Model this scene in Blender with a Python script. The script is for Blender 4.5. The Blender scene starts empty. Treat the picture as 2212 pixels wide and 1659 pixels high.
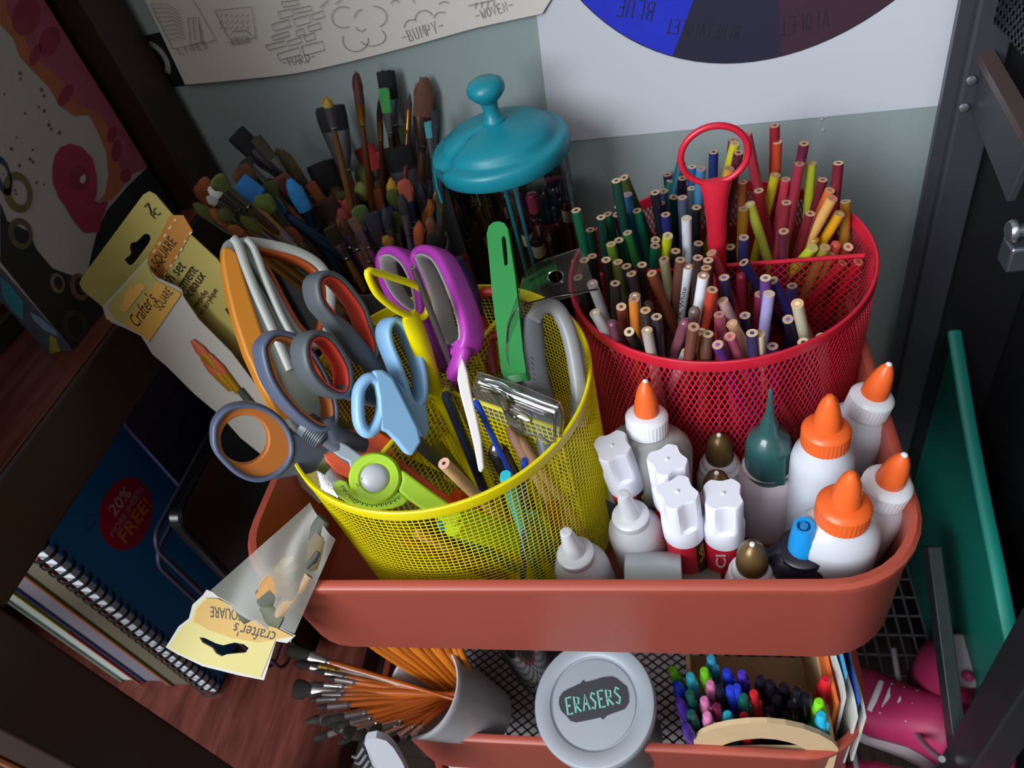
import bpy, math, random
from mathutils import Vector, Matrix
random.seed(7)
S = bpy.context.scene
COL = S.collection
V = Vector
PI = math.pi

# ---------------------------------------------------------------- camera
CF = 1559.14
CAMR = ((0.96791465, -0.06803154, -0.24189449), (0.12151221, -0.71589, 0.68755821), (-0.21994549, -0.6948908, -0.68465375))
CP = V((0.30982, -0.20816, 0.378001))
cam = bpy.data.cameras.new('camera'); camo = bpy.data.objects.new('camera', cam); COL.objects.link(camo)
cam.sensor_width = 36; cam.lens = 36 * CF / 2212; cam.clip_start = .01; cam.clip_end = 20
RT = V([r[0] for r in CAMR]); DN = V([r[1] for r in CAMR]); FW = V([r[2] for r in CAMR]); UPC = -DN
m = Matrix.Identity(4)
for i in range(3):
    m[i][0] = RT[i]; m[i][1] = UPC[i]; m[i][2] = -FW[i]; m[i][3] = CP[i]
camo.matrix_world = m
cam.dof.use_dof = True; cam.dof.focus_distance = .43; cam.dof.aperture_fstop = 13
S.camera = camo
# ---------------------------------------------------------------- world, window light, exposure
S.view_settings.view_transform = 'Standard'; S.view_settings.look = 'None'
S.view_settings.exposure = 0.0; S.view_settings.gamma = 1; S.view_settings.use_curve_mapping = False
w = bpy.data.worlds.new('room'); S.world = w; w.use_nodes = True
w.node_tree.nodes['Background'].inputs[0].default_value = (.95, .87, .82, 1)
w.node_tree.nodes['Background'].inputs[1].default_value = .20

def area(name, loc, target, size, power, color):
    l = bpy.data.lights.new(name, 'AREA'); l.shape = 'RECTANGLE'; l.size, l.size_y = size; l.energy = power; l.color = color
    o = bpy.data.objects.new(name, l); COL.objects.link(o); o.location = loc
    o.rotation_euler = (V(target) - V(loc)).to_track_quat('-Z', 'Y').to_euler(); return o
area('window_daylight', (-.95, -1.45, 1.1), (.2, .12, 0), (1.4, 1.2), 76, (.88, .94, 1.0))
area('added_fill', (-.1, -1.3, 2.2), (.3, .2, 0), (1.8, 1.6), 17, (.95, .96, 1.0))  # added fill lamp from the front, lifts the shadows; not a source in the room
# ---------------------------------------------------------------- placing helpers (a pixel of the 2212 x 1659 frame to a point at a known depth)
def ray(px, py):
    c = V(((px - 1106) / CF, (py - 829.5) / CF, 1.0))
    return V([sum(CAMR[i][k] * c[k] for k in range(3)) for i in range(3)])
def atz(px, py, z): d = ray(px, py); return CP + d * ((z - CP.z) / d.z)
def aty(px, py, y): d = ray(px, py); return CP + d * ((y - CP.y) / d.y)
def atx(px, py, x): d = ray(px, py); return CP + d * ((x - CP.x) / d.x)
def proj(P):
    q = V(P) - CP; z = q.dot(FW); return 1106 + CF * q.dot(RT) / z, 829.5 + CF * q.dot(DN) / z, z
class Frame:
    """a plane in space: origin, normal, and two axes in it"""
    def __init__(s, P0, n, up=(0, 0, 1)):
        s.o = V(P0); s.n = V(n).normalized(); s.v = (V(up) - s.n * V(up).dot(s.n)).normalized(); s.u = s.v.cross(s.n)
    def P(s, px, py):
        d = ray(px, py); return CP + d * ((s.o - CP).dot(s.n) / d.dot(s.n))
    def uv(s, P): q = V(P) - s.o; return q.dot(s.u), q.dot(s.v)
    def W(s, u, v, h=0): return s.o + s.u * u + s.v * v + s.n * h
    def off(s, h): f = Frame(s.o + s.n * h, s.n, s.v); return f
def frame3(A, B, Cc):
    n = (V(B) - V(A)).cross(V(Cc) - V(A)).normalized()
    if n.dot(CP - V(A)) < 0: n = -n
    return Frame(A, n)
def crop(x0, y0, s): return lambda pts: [(x0 + x * s, y0 + y * s) for x, y in pts]
def tilt(ax, ay=0): return (-FW * math.cos(math.radians(ax)) * math.cos(math.radians(ay)) + RT * math.sin(math.radians(ax)) + UPC * math.sin(math.radians(ay))).normalized()
def smooth(pts, k=5, closed=False):
    P = [V(p) for p in pts]; n = len(P); out = []
    rng = range(n) if closed else range(n - 1)
    for i in rng:
        g = lambda j: P[j % n] if closed else P[max(0, min(n - 1, j))]
        p0, p1, p2, p3 = g(i - 1), g(i), g(i + 1), g(i + 2)
        for q in range(k):
            t = q / k
            out.append(.5 * ((2 * p1) + (p2 - p0) * t + (2 * p0 - 5 * p1 + 4 * p2 - p3) * t * t + (3 * p1 - p0 - 3 * p2 + p3) * t ** 3))
    if not closed: out.append(P[-1])
    return out
# ---------------------------------------------------------------- materials
def lin(h):
    h = h.lstrip('#'); r = [int(h[i:i + 2], 16) / 255 for i in (0, 2, 4)]
    return tuple((x / 12.92 if x <= .04045 else ((x + .055) / 1.055) ** 2.4) for x in r) + (1,)
MATS = {}
def M(h, rough=.45, metal=0, var=.0, vs=60, sss=0, bump=0, bs=300, coat=0):
    key = (h, rough, metal, var, vs, sss, bump, bs, coat)
    if key in MATS: return MATS[key]
    mt = bpy.data.materials.new('surface_' + h); mt.use_nodes = True; nt = mt.node_tree; b = nt.nodes['Principled BSDF']
    c = lin(h); b.inputs['Base Color'].default_value = c; b.inputs['Roughness'].default_value = rough; b.inputs['Metallic'].default_value = metal
    if coat: b.inputs['Coat Weight'].default_value = coat
    if sss: b.inputs['Subsurface Weight'].default_value = sss; b.inputs['Subsurface Radius'].default_value = (.006, .005, .005); b.inputs['Subsurface Scale'].default_value = 1
    if var or bump:
        tc = nt.nodes.new('ShaderNodeTexCoord'); no = nt.nodes.new('ShaderNodeTexNoise'); no.inputs['Scale'].default_value = vs; no.inputs['Detail'].default_value = 4
        nt.links.new(tc.outputs['Object'], no.inputs['Vector'])
        if var:
            mr = nt.nodes.new('ShaderNodeMapRange'); mr.inputs[3].default_value = 1 - var; mr.inputs[4].default_value = 1 + var
            nt.links.new(no.outputs['Fac'], mr.inputs[0])
            mx = nt.nodes.new('ShaderNodeVectorMath'); mx.operation = 'SCALE'; mx.inputs[0].default_value = c[:3]
            nt.links.new(mr.outputs[0], mx.inputs['Scale']); nt.links.new(mx.outputs[0], b.inputs['Base Color'])
        if bump:
            n2 = nt.nodes.new('ShaderNodeTexNoise'); n2.inputs['Scale'].default_value = bs; nt.links.new(tc.outputs['Object'], n2.inputs['Vector'])
            bu = nt.nodes.new('ShaderNodeBump'); bu.inputs['Strength'].default_value = bump; bu.inputs['Distance'].default_value = .0005
            nt.links.new(n2.outputs['Fac'], bu.inputs['Height']); nt.links.new(bu.outputs[0], b.inputs['Normal'])
    MATS[key] = mt; return mt
def clear(name, tint=(.97, .98, .98), alpha=.12, rough=.08, white=0, gl=.8):
    """thin clear plastic: transparent with a little gloss and, if asked, a milky share"""
    if name in MATS: return MATS[name]
    mt = bpy.data.materials.new(name); mt.use_nodes = True; nt = mt.node_tree; nt.nodes.clear()
    o = nt.nodes.new('ShaderNodeOutputMaterial'); t = nt.nodes.new('ShaderNodeBsdfTransparent'); t.inputs[0].default_value = tint + (1,)
    g = nt.nodes.new('ShaderNodeBsdfGlossy'); g.inputs[0].default_value = (gl, gl, gl, 1); g.inputs['Roughness'].default_value = rough
    fr = nt.nodes.new('ShaderNodeFresnel'); fr.inputs['IOR'].default_value = 1.5
    ad = nt.nodes.new('ShaderNodeMath'); ad.operation = 'ADD'; ad.inputs[1].default_value = alpha; ad.use_clamp = True
    nt.links.new(fr.outputs[0], ad.inputs[0]); mx = nt.nodes.new('ShaderNodeMixShader')
    nt.links.new(ad.outputs[0], mx.inputs[0]); nt.links.new(t.outputs[0], mx.inputs[1]); nt.links.new(g.outputs[0], mx.inputs[2])
    last = mx
    if white:
        d = nt.nodes.new('ShaderNodeBsdfPrincipled'); d.inputs['Base Color'].default_value = (tint[0] * .85, tint[1] * .85, tint[2] * .85, 1); d.inputs['Roughness'].default_value = .35
        m2 = nt.nodes.new('ShaderNodeMixShader'); m2.inputs[0].default_value = white
        nt.links.new(mx.outputs[0], m2.inputs[1]); nt.links.new(d.outputs[0], m2.inputs[2]); last = m2
    nt.links.new(last.outputs[0], o.inputs[0]); MATS[name] = mt; return mt
def wood(name, h1, h2, rough=.35, scale=(3, 40, 40), gloss=.0):
    if name in MATS: return MATS[name]
    mt = bpy.data.materials.new(name); mt.use_nodes = True; nt = mt.node_tree; b = nt.nodes['Principled BSDF']; b.inputs['Roughness'].default_value = rough
    tc = nt.nodes.new('ShaderNodeTexCoord'); mp = nt.nodes.new('ShaderNodeMapping'); mp.inputs['Scale'].default_value = scale
    no = nt.nodes.new('ShaderNodeTexNoise'); no.inputs['Scale'].default_value = 3; no.inputs['Detail'].default_value = 8; no.inputs['Distortion'].default_value = .6
    cr = nt.nodes.new('ShaderNodeValToRGB'); cr.color_ramp.elements[0].color = lin(h1); cr.color_ramp.elements[1].color = lin(h2)
    cr.color_ramp.elements[0].position = .3; cr.color_ramp.elements[1].position = .7
    nt.links.new(tc.outputs['Object'], mp.inputs[0]); nt.links.new(mp.outputs[0], no.inputs['Vector']); nt.links.new(no.outputs['Fac'], cr.inputs[0]); nt.links.new(cr.outputs[0], b.inputs['Base Color'])
    MATS[name] = mt; return mt
# ---------------------------------------------------------------- objects
def wloc(o):
    p = V((0, 0, 0))
    while o: p += o.location; o = o.parent
    return p
def tag(o, label, cat, group=None):
    o['label'] = label; o['category'] = cat
    if group: o['group'] = group
    return o
def thing(name, label, cat, loc=(0, 0, 0), group=None):
    o = bpy.data.objects.new(name, None); COL.objects.link(o); o.location = loc; o.empty_display_size = .01
    return tag(o, label, cat, group)
def struct(o): o['kind'] = 'structure'; return o
class MB:
    def __init__(s): s.v = []; s.f = []
    def add(s, vs, fs): b = len(s.v); s.v += [V(p) for p in vs]; s.f += [tuple(b + i for i in f) for f in fs]; return s
    def box(s, a, b):
        x0, y0, z0 = a; x1, y1, z1 = b
        return s.add([(x0, y0, z0), (x1, y0, z0), (x1, y1, z0), (x0, y1, z0), (x0, y0, z1), (x1, y0, z1), (x1, y1, z1), (x0, y1, z1)],
                     [(3, 2, 1, 0), (4, 5, 6, 7), (0, 1, 5, 4), (1, 2, 6, 5), (2, 3, 7, 6), (3, 0, 4, 7)])
    def bar(s, A, B, wu, wn, up=(0, 0, 1)):
        A, B = V(A), V(B); d = (B - A).normalized(); u = V(up) - d * V(up).dot(d)
        u = u.normalized() if u.length > 1e-6 else V((1, 0, 0)); n = d.cross(u)
        q = [u * a * wu / 2 + n * b * wn / 2 for a, b in ((-1, -1), (1, -1), (1, 1), (-1, 1))]
        return s.add([A + k for k in q] + [B + k for k in q], [(3, 2, 1, 0), (4, 5, 6, 7), (0, 1, 5, 4), (1, 2, 6, 5), (2, 3, 7, 6), (3, 0, 4, 7)])
    def sweep(s, pts, a, b, nrm=None, n=12, closed=False, sq=2.0, caps=True):
        """elliptic section along pts: half-width a across, half-depth b along nrm"""
        P = [V(p) for p in pts]; N = len(P); rings = []
        A = a if isinstance(a, (list, tuple)) else [a] * N; B = b if isinstance(b, (list, tuple)) else [b] * N
        ref = V(nrm).normalized() if nrm is not None else None; pu = None
        for i in range(N):
            t = (P[(i + 1) % N] - P[i - 1]) if closed else (P[min(N - 1, i + 1)] - P[max(0, i - 1)])
            if t.length < 1e-9: t = V((0, 0, 1))
            t.normalize()
            if ref is not None: w_ = (ref - t * ref.dot(t)); w_ = w_.normalized() if w_.length > 1e-6 else t.orthogonal()
            else:
                w_ = (pu - t * pu.dot(t)) if pu is not None else t.orthogonal(); w_.normalize(); pu = w_
            u = t.cross(w_); ring = []
            for k in range(n):
                th = 2 * PI * k / n; c, sn = math.cos(th), math.sin(th)
                c = math.copysign(abs(c) ** (2 / sq), c); sn = math.copysign(abs(sn) ** (2 / sq), sn)
                ring.append(P[i] + u * A[i] * c + w_ * B[i] * sn)
            rings += ring
        F = []
        for i in range(N if closed else N - 1):
            j = (i + 1) % N
            for k in range(n): F.append((i * n + k, i * n + (k + 1) % n, j * n + (k + 1) % n, j * n + k))
        if not closed and caps: F += [tuple(range(n))[::-1], tuple((N - 1) * n + k for k in range(n))]
        return s.add(rings, F)
    def tube(s, pts, r, n=10, closed=False): return s.sweep(pts, r, r, None, n, closed)
    def lathe(s, prof, c=(0, 0, 0), ax=(0, 0, 1), n=40, sx=1, sy=1, rib=0, ribn=0, xdir=None, cap=True):
        """prof: (radius, height, ribbed?) list"""
        ax = V(ax).normalized(); x = V(xdir) if xdir else (V((1, 0, 0)) if abs(ax.x) < .9 else V((0, 1, 0)))
        x = (x - ax * x.dot(ax)).normalized(); y = ax.cross(x); c = V(c); vs = []
        for p in prof:
            rr = p[0]; rb = rib if len(p) > 2 and p[2] else 0
            for k in range(n):
                th = 2 * PI * k / n; q = rr * (1 + (rb if k % 2 else 0)); vs.append(c + ax * p[1] + x * q * sx * math.cos(th) + y * q * sy * math.sin(th))
        fs = [(i * n + k, i * n + (k + 1) % n, (i + 1) * n + (k + 1) % n, (i + 1) * n + k) for i in range(len(prof) - 1) for k in range(n)]
        if cap: fs += [tuple(range(n))[::-1], tuple((len(prof) - 1) * n + k for k in range(n))]
        return s.add(vs, fs)
    def slab(s, poly, off):
        """polygon (3D points) thickened by the vector off, both faces kept"""
        n = len(poly); P = [V(p) for p in poly]; off = V(off)
        return s.add(P + [p + off for p in P], [tuple(range(n))[::-1], tuple(range(n, 2 * n))] + [(i, (i + 1) % n, n + (i + 1) % n, n + i) for i in range(n)])
    def ringslab(s, outer, inner, off):
        n = len(outer); off = V(off); O = [V(p) for p in outer]; I = [V(p) for p in inner]
        vs = O + I + [p + off for p in O] + [p + off for p in I]; fs = []
        for i in range(n):
            j = (i + 1) % n
            fs += [(i, j, n + j, n + i), (2 * n + i, 3 * n + i, 3 * n + j, 2 * n + j), (i, 2 * n + i, 2 * n + j, j), (n + i, n + j, 3 * n + j, 3 * n + i)]
        return s.add(vs, fs)
    def ribbon(s, pts, w_, n, h=.0002):
        """a drawn line: flat narrow strip lying on a surface whose normal is n"""
        P = [V(p) for p in pts]; n = V(n); vs = []
        for i, p in enumerate(P):
            t = (P[min(len(P) - 1, i + 1)] - P[max(0, i - 1)]); t = t.normalized() if t.length > 0 else n.orthogonal(); u = t.cross(n) * w_ / 2
            vs += [p + u, p - u, p - u + n * h, p + u + n * h]
        fs = []
        for i in range(len(P) - 1):
            for k in range(4): fs.append((i * 4 + k, i * 4 + (k + 1) % 4, i * 4 + 4 + (k + 1) % 4, i * 4 + 4 + k))
        fs += [(3, 2, 1, 0), tuple(len(P) * 4 - 4 + k for k in range(4))]
        return s.add(vs, fs)
    def grid(s, fn, nu, nv):
        vs = [fn(i / nu, j / nv) for i in range(nu + 1) for j in range(nv + 1)]
        return s.add(vs, [(i * (nv + 1) + j, (i + 1) * (nv + 1) + j, (i + 1) * (nv + 1) + j + 1, i * (nv + 1) + j + 1) for i in range(nu) for j in range(nv)])
    def build(s, name, mat, parent=None, ang=40, loc=None, label=None, flat=False):
        base = wloc(parent) if parent else (V(loc) if loc is not None else V((0, 0, 0)))
        me = bpy.data.meshes.new(name); me.from_pydata([tuple(p - base) for p in s.v], [], s.f); me.validate(); me.update()
        import bmesh
        bm = bmesh.new(); bm.from_mesh(me); bmesh.ops.recalc_face_normals(bm, faces=bm.faces); bm.to_mesh(me); bm.free()
        if not flat: me.shade_smooth(); me.set_sharp_from_angle(angle=math.radians(ang))
        me.materials.append(mat); o = bpy.data.objects.new(name, me); COL.objects.link(o)
        if parent: o.parent = parent
        else: o.location = base
        if label: o['label'] = label
        return o
def bevel(o, w_=.002, seg=3):
    b = o.modifiers.new('edge', 'BEVEL'); b.width = w_; b.segments = seg; b.limit_method = 'ANGLE'; b.angle_limit = math.radians(35); return o
def flat(name, fr, outer, holes, thick, mat, parent, h=0, label=None, loc=None):
    """flat sheet with real holes: outline and holes are 2D points in the frame"""
    cu = bpy.data.curves.new('tmp', 'CURVE'); cu.dimensions = '2D'; cu.fill_mode = 'BOTH'; cu.extrude = thick / 2
    for lp in [outer] + list(holes):
        sp = cu.splines.new('POLY'); sp.points.add(len(lp) - 1); sp.use_cyclic_u = True
        for q, (a, b) in zip(sp.points, lp): q.co = (a, b, 0, 1)
    t = bpy.data.objects.new('tmp', cu); COL.objects.link(t); bpy.context.view_layer.update()
    me = bpy.data.meshes.new_from_object(t.evaluated_get(bpy.context.evaluated_depsgraph_get()))
    vs = [fr.W(v.co.x, v.co.y, v.co.z + h) for v in me.vertices]; fs = [tuple(p.vertices) for p in me.polygons]
    bpy.data.objects.remove(t); bpy.data.curves.remove(cu); bpy.data.meshes.remove(me)
    mb = MB(); mb.v = vs; mb.f = fs; return mb.build(name, mat, parent, flat=True, label=label, loc=loc)
def text(s, fr, A, B, h, mat, parent, name='lettering', shear=0, bold=0, hscale=None):
    """printed words whose baseline runs from point A to point B on the frame, standing h above it"""
    A = V(A) + fr.n * h; B = V(B) + fr.n * h
    cu = bpy.data.curves.new(name, 'FONT'); cu.body = s; cu.size = 1; cu.extrude = 0; cu.shear = shear; cu.offset = bold; cu.resolution_u = 3
    o = bpy.data.objects.new(name, cu); COL.objects.link(o); bpy.context.view_layer.update()
    w_ = max(o.dimensions.x, 1e-6); L = (B - A).length; x = (B - A).normalized(); z = fr.n; y = z.cross(x)
    sc = L / w_; sy = hscale if hscale else sc
    me = bpy.data.meshes.new_from_object(o.evaluated_get(bpy.context.evaluated_depsgraph_get()))
    vs = [A + x * v.co.x * sc + y * v.co.y * sy for v in me.vertices]; fs = [tuple(p.vertices) for p in me.polygons]
    bpy.data.objects.remove(o); bpy.data.curves.remove(cu); bpy.data.meshes.remove(me)
    mb = MB(); mb.v = vs; mb.f = fs; return mb.build(name, mat, parent, flat=True)
# hand lettering: strokes in a unit box
GL = {'A': [[(0, 0), (.4, 1), (.8, 0)], [(.15, .4), (.65, .4)]], 'B': [[(0, 0), (0, 1), (.55, .9), (.5, .55), (0, .5), (.65, .4), (.6, .05), (0, 0)]],
 'D': [[(0, 0), (0, 1), (.6, .8), (.7, .4), (0, 0)]], 'E': [[(.7, 1), (0, 1), (0, 0), (.7, 0)], [(0, .5), (.5, .5)]], 'F': [[(.7, 1), (0, 1), (0, 0)], [(0, .5), (.5, .5)]],
 'G': [[(.7, .85), (.3, 1), (0, .5), (.3, 0), (.7, .2), (.7, .45), (.4, .45)]], 'H': [[(0, 0), (0, 1)], [(.7, 0), (.7, 1)], [(0, .5), (.7, .5)]], 'I': [[(.2, 0), (.2, 1)]],
 'L': [[(0, 1), (0, 0), (.6, 0)]], 'M': [[(0, 0), (.1, 1), (.4, .3), (.7, 1), (.8, 0)]], 'N': [[(0, 0), (0, 1), (.6, 0), (.6, 1)]], 'O': [[(.35, 1), (0, .6), (.1, .1), (.45, 0), (.75, .4), (.6, .95), (.35, 1)]],
 'P': [[(0, 0), (0, 1), (.6, .85), (.55, .5), (0, .45)]], 'R': [[(0, 0), (0, 1), (.6, .85), (.5, .5), (0, .5), (.7, 0)]], 'S': [[(.65, .85), (.3, 1), (.05, .75), (.6, .35), (.4, 0), (0, .12)]],
 'T': [[(0, 1), (.7, 1)], [(.35, 1), (.35, 0)]], 'U': [[(0, 1), (.05, .1), (.35, 0), (.6, .15), (.65, 1)]], 'V': [[(0, 1), (.35, 0), (.7, 1)]], 'W': [[(0, 1), (.2, 0), (.4, .7), (.6, 0), (.85, 1)]],
 'Y': [[(0, 1), (.35, .5), (.7, 1)], [(.35, .5), (.3, 0)]], '-': [[(0, .5), (.7, .5)]], '/': [[(0, 0), (.5, 1)]], ' ': []}
def hand(mb, s, fr, A, B, hgt, wd, lift=.0003):
    """hand-drawn capitals along A to B (points), letter height hgt (metres)"""
    A = V(A); B = V(B); x = (B - A).normalized(); y = fr.n.cross(x); st = (B - A).length / len(s)
    for i, ch in enumerate(s):
        for str_ in GL.get(ch, []):
            mb.ribbon([A + x * (i * st + p[0] * st * .95) + y * p[1] * hgt + fr.n * lift for p in str_], wd, fr.n)
    return mb
def ellipse(cx, cy, rx, ry, n=32, rot=0):
    c, s_ = math.cos(math.radians(rot)), math.sin(math.radians(rot))
    return [(cx + rx * math.cos(2 * PI * k / n) * c - ry * math.sin(2 * PI * k / n) * s_, cy + rx * math.cos(2 * PI * k / n) * s_ + ry * math.sin(2 * PI * k / n) * c) for k in range(n)]
ORD = ['', 'first', 'second', 'third', 'fourth', 'fifth', 'sixth', 'seventh', 'eighth', 'ninth', 'tenth', 'eleventh', 'twelfth', 'thirteenth', 'fourteenth', 'fifteenth', 'sixteenth', 'seventeenth', 'eighteenth', 'nineteenth', 'twentieth'] + ['twenty-' + x for x in ('first', 'second', 'third', 'fourth', 'fifth', 'sixth', 'seventh', 'eighth', 'ninth')]
def ordinals(lst, tail):
    """lst of (object, phrase, x in the photo): labels that single out each one by its place among its like"""
    by = {}
    for o, ph, x in lst: by.setdefault(ph, []).append((x, o))
    for ph, l in by.items():
        l.sort(key=lambda q: q[0]); n = len(l)
        for i, (x, o) in enumerate(l):
            if n == 1: o['label'] = 'the only ' + ph + ' ' + tail
            elif i == 0: o['label'] = ph + ' ' + tail + ', leftmost of its colour'
            elif i == n - 1: o['label'] = ph + ' ' + tail + ', rightmost of its colour'
            else: o['label'] = ph + ' ' + tail + ', ' + ORD[i + 1] + ' of its colour from left'
# ================================================================ the setting
WY = .372
wl = struct(MB().box((-1.2, WY, -.78), (1.6, WY + .08, 1.6)).build('wall_back', M('8f9b9a', .75, bump=.25, bs=500)))
fl = struct(MB().box((-1.2, -1.6, -.8), (1.6, WY + .08, -.76)).build('floor', wood('floor_boards', '2a211d', '3a2e28', .5)))
mb = MB()
for px, py, r in ((1776, 257, .0016), (1778, 281, .0018), (1786, 252, .0009), (1771, 270, .0008)):
    p = aty(px, py, WY); mb.lathe([(r, -.001), (r * .8, .0006), (r * .3, .001)], p, (0, -1, 0), 12)
b_ = mb.build('wall_blemish', M('98a6a8', .7), wl, label='small filled dents in the paint')
FWALL = Frame((0, WY, 0), (0, -1, 0))
INK = M('25242a', .6); PENC = M('6c6864', .8)

# ---- sheet of texture drawings (curls away from the wall at its lower edge)
sh = thing('drawing_sheet', 'white sheet of pencilled texture swatches curling off the wall at top left', 'drawing', aty(700, 60, WY))
FS = Frame((0, WY - .004, 0), (0, -1, 0))
edge = smooth([(400, 183), (520, 172), (640, 158), (760, 132), (900, 96), (1030, 60), (1155, 33), (1172, 28)], 4)
top = [(230 + (1290 - 230) * i / (len(edge) - 1), -160) for i in range(len(edge))]
def sheetpt(u, v):
    i = min(len(edge) - 1, int(round(u * (len(edge) - 1)))); x0, y0 = edge[i].x if hasattr(edge[i], 'x') else edge[i][0], edge[i][1]
    x1, y1 = top[i]; p = aty(x0 + (x1 - x0) * v, y0 + (y1 - y0) * v, WY - .004); return p
edge = [V((a[0], a[1], 0)) for a in edge]
pts = []
mbs = MB(); N_ = len(edge) - 1
for lay in (0, 1): mbs.v += [sheetpt(i / N_, j / 4) + V((0, .0005 * lay + .002 * min(1, j / 4 * 2), 0)) for i in range(N_ + 1) for j in range(5)]
q_ = (N_ + 1) * 5
for i in range(N_):
    for j in range(4):
        a = i * 5 + j; mbs.f += [(a, a + 5, a + 6, a + 1), (q_ + a + 1, q_ + a + 6, q_ + a + 5, q_ + a)]
for i in range(N_): mbs.f.append((i * 5, q_ + i * 5, q_ + i * 5 + 5, i * 5 + 5))
mbs.build('paper', M('cfc9c2', .8), sh)
c7 = crop(300, 0, .4069)
def W7(pts): return [FS.P(*p) for p in c7(pts)]
fd = (0, -1, 0); dr = MB(); LW = .0004
def poly(pts, w_=LW, close=False):
    q = W7(pts + ([pts[0]] if close else [])); dr.ribbon([p + V((0, -.0004, 0)) for p in q], w_, fd)
for bx in ((757, 10, 845, 0, 848, 22, 768, 38), (738, 62, 812, 46, 820, 82, 750, 98), (822, 48, 912, 30, 918, 52, 828, 72), (705, 128, 795, 103, 808, 138, 718, 164), (820, 100, 905, 78, 912, 118, 832, 140), (916, 76, 975, 56, 986, 88, 925, 105), (895, 142, 960, 120, 968, 150, 905, 168), (832, 165, 872, 148, 882, 178, 840, 192), (705, 192, 795, 165, 802, 186, 716, 214), (876, 190, 930, 172, 936, 205, 886, 220), (788, 218, 860, 196, 866, 222, 796, 244), (672, 240, 770, 216, 782, 240, 690, 266), (735, 285, 850, 250, 858, 290, 745, 318), (862, 245, 976, 218, 986, 265, 880, 294)):
    poly([(bx[i], bx[i + 1]) for i in range(0, 8, 2)], close=True)
poly([(290, 0), (412, 212), (180, 258), (60, 20)]); poly([(262, 96), (315, 92), (340, 220), (275, 238)], close=True); poly([(290, 92), (298, 210)]); poly([(320, 120), (330, 220)])
for k in range(9): poly([V((60 + k * 12, 20 + k * 24, 0))[:2], (150 + k * 8, 20 + k * 22), (215 + k * 4, 60 + k * 18)], LW * .7)
poly([(405, 55), (600, 35), (622, 205), (570, 160), (500, 165), (475, 200), (405, 60)])
for k in range(18): x = 430 + (k % 6) * 28; y = 80 + (k // 6) * 32; poly([(x, y + 12), (x + 14, y - 6)])
def arc(cx, cy, rx, ry, a0, a1, w_=LW): poly([(cx + rx * math.cos(math.radians(a)), cy - ry * math.sin(math.radians(a))) for a in range(a0, a1 + 1, 15)], w_)
arc(1085, 90, 62, 56, 60, 300); arc(1185, 95, 42, 45, 90, 190); arc(1245, 90, 70, 58, -60, 90); arc(1240, 195, 70, 48, -150, 45); arc(1150, 210, 68, 62, 160, 380); arc(1180, 130, 30, 34, 200, 330)
arc(1450, 145, 42, 42, 60, 180); arc(1515, 105, 50, 50, 30, 180); arc(1605, 105, 42, 42, 60, 170); arc(1360, 30, 24, 30, 30, 170); arc(1620, 30, 30, 22, 40, 160); arc(1440, 10, 20, 22, -10, 120)
for k in range(4): poly([(1790 + k * 32, 10 - k * 3), (1785 + k * 32, 46 - k * 6)])
poly([(1748, 30), (1880, 0)]); poly([(960, 40), (1005, 0)]); poly([(1040, 20), (1075, 0)])
for s_, a, b, hh in (('-HARD-', (775, 355), (955, 318), .007), ('-BUMPY-', (1408, 228), (1635, 158), .0085), ('-WOVEN-', (1795, 108), (2000, 42), .0065), ('-ROUGH-', (482, 244), (618, 222), .006), ('LINES', (222, 288), (380, 250), .005)):
    hand(dr, s_, FS, *W7([a, b]), hh, LW, .0004)
dr.build('pencil_marks', PENC, sh, flat=True)

# ---- colour wheel sheet
cw = thing('colour_wheel_sheet', 'white sheet with a painted colour wheel upside down on the wall at top right', 'poster', aty(1600, 150, WY))
FC = Frame((0, WY - .0008, 0), (0, -1, 0))
quad = [(1190, 309), (2034, 228), (2110, -140), (1140, -140)]
MB().slab([FC.P(*p) for p in quad], (0, .0006, 0)).build('paper', M('c6cad2', .75), cw)
def circ3(P):
    (ax, ay), (bx, by), (cx_, cy_) = P; d = 2 * (ax * (by - cy_) + bx * (cy_ - ay) + cx_ * (ay - by))
    ux = ((ax * ax + ay * ay) * (by - cy_) + (bx * bx + by * by) * (cy_ - ay) + (cx_ * cx_ + cy_ * cy_) * (ay - by)) / d
    uy = ((ax * ax + ay * ay) * (cx_ - bx) + (bx * bx + by * by) * (ax - cx_) + (cx_ * cx_ + cy_ * cy_) * (bx - ax)) / d
    return ux, uy, math.hypot(ax - ux, ay - uy)
oc = circ3([FC.uv(FC.P(*p)) for p in ((1255, 0), (1560, 136), (1930, 0))])
ic = circ3([FC.uv(FC.P(*p)) for p in ((1460, 1), (1585, 18), (1700, 0))])
ri = oc[2] * .62
ai = [FC.uv(FC.P(1410, 104)), FC.uv(FC.P(1605, 134)), FC.uv(FC.P(1790, 90))]
angs = [math.atan2(a[1] - oc[1], a[0] - oc[0]) for a in ai]
step = (angs[2] - angs[0]) / 2
cols = ['1c2cc0', '232038', '3a1f2e', '4a1f30', '7a2030', 'b03028', 'c85a20', 'd08a20', 'd8c020', '6aa030', '2a7a48', '1a6a80']
a0 = angs[0] - step
for k in range(12):
    s0, s1 = a0 + k * PI / 6, a0 + (k + 1) * PI / 6
    o_ = [(oc[0] + oc[2] * math.cos(s0 + (s1 - s0) * t / 8), oc[1] + oc[2] * math.sin(s0 + (s1 - s0) * t / 8)) for t in range(9)]
    i_ = [(oc[0] + ri * math.cos(s0 + (s1 - s0) * t / 8), oc[1] + ri * math.sin(s0 + (s1 - s0) * t / 8)) for t in range(8, -1, -1)]
    MB().slab([FC.W(a, b, .0004) for a, b in o_ + i_], (0, .0003, 0)).build('painted_segment', M(cols[k], .8, var=.12, vs=60), cw, flat=True)
hb = MB()
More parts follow.
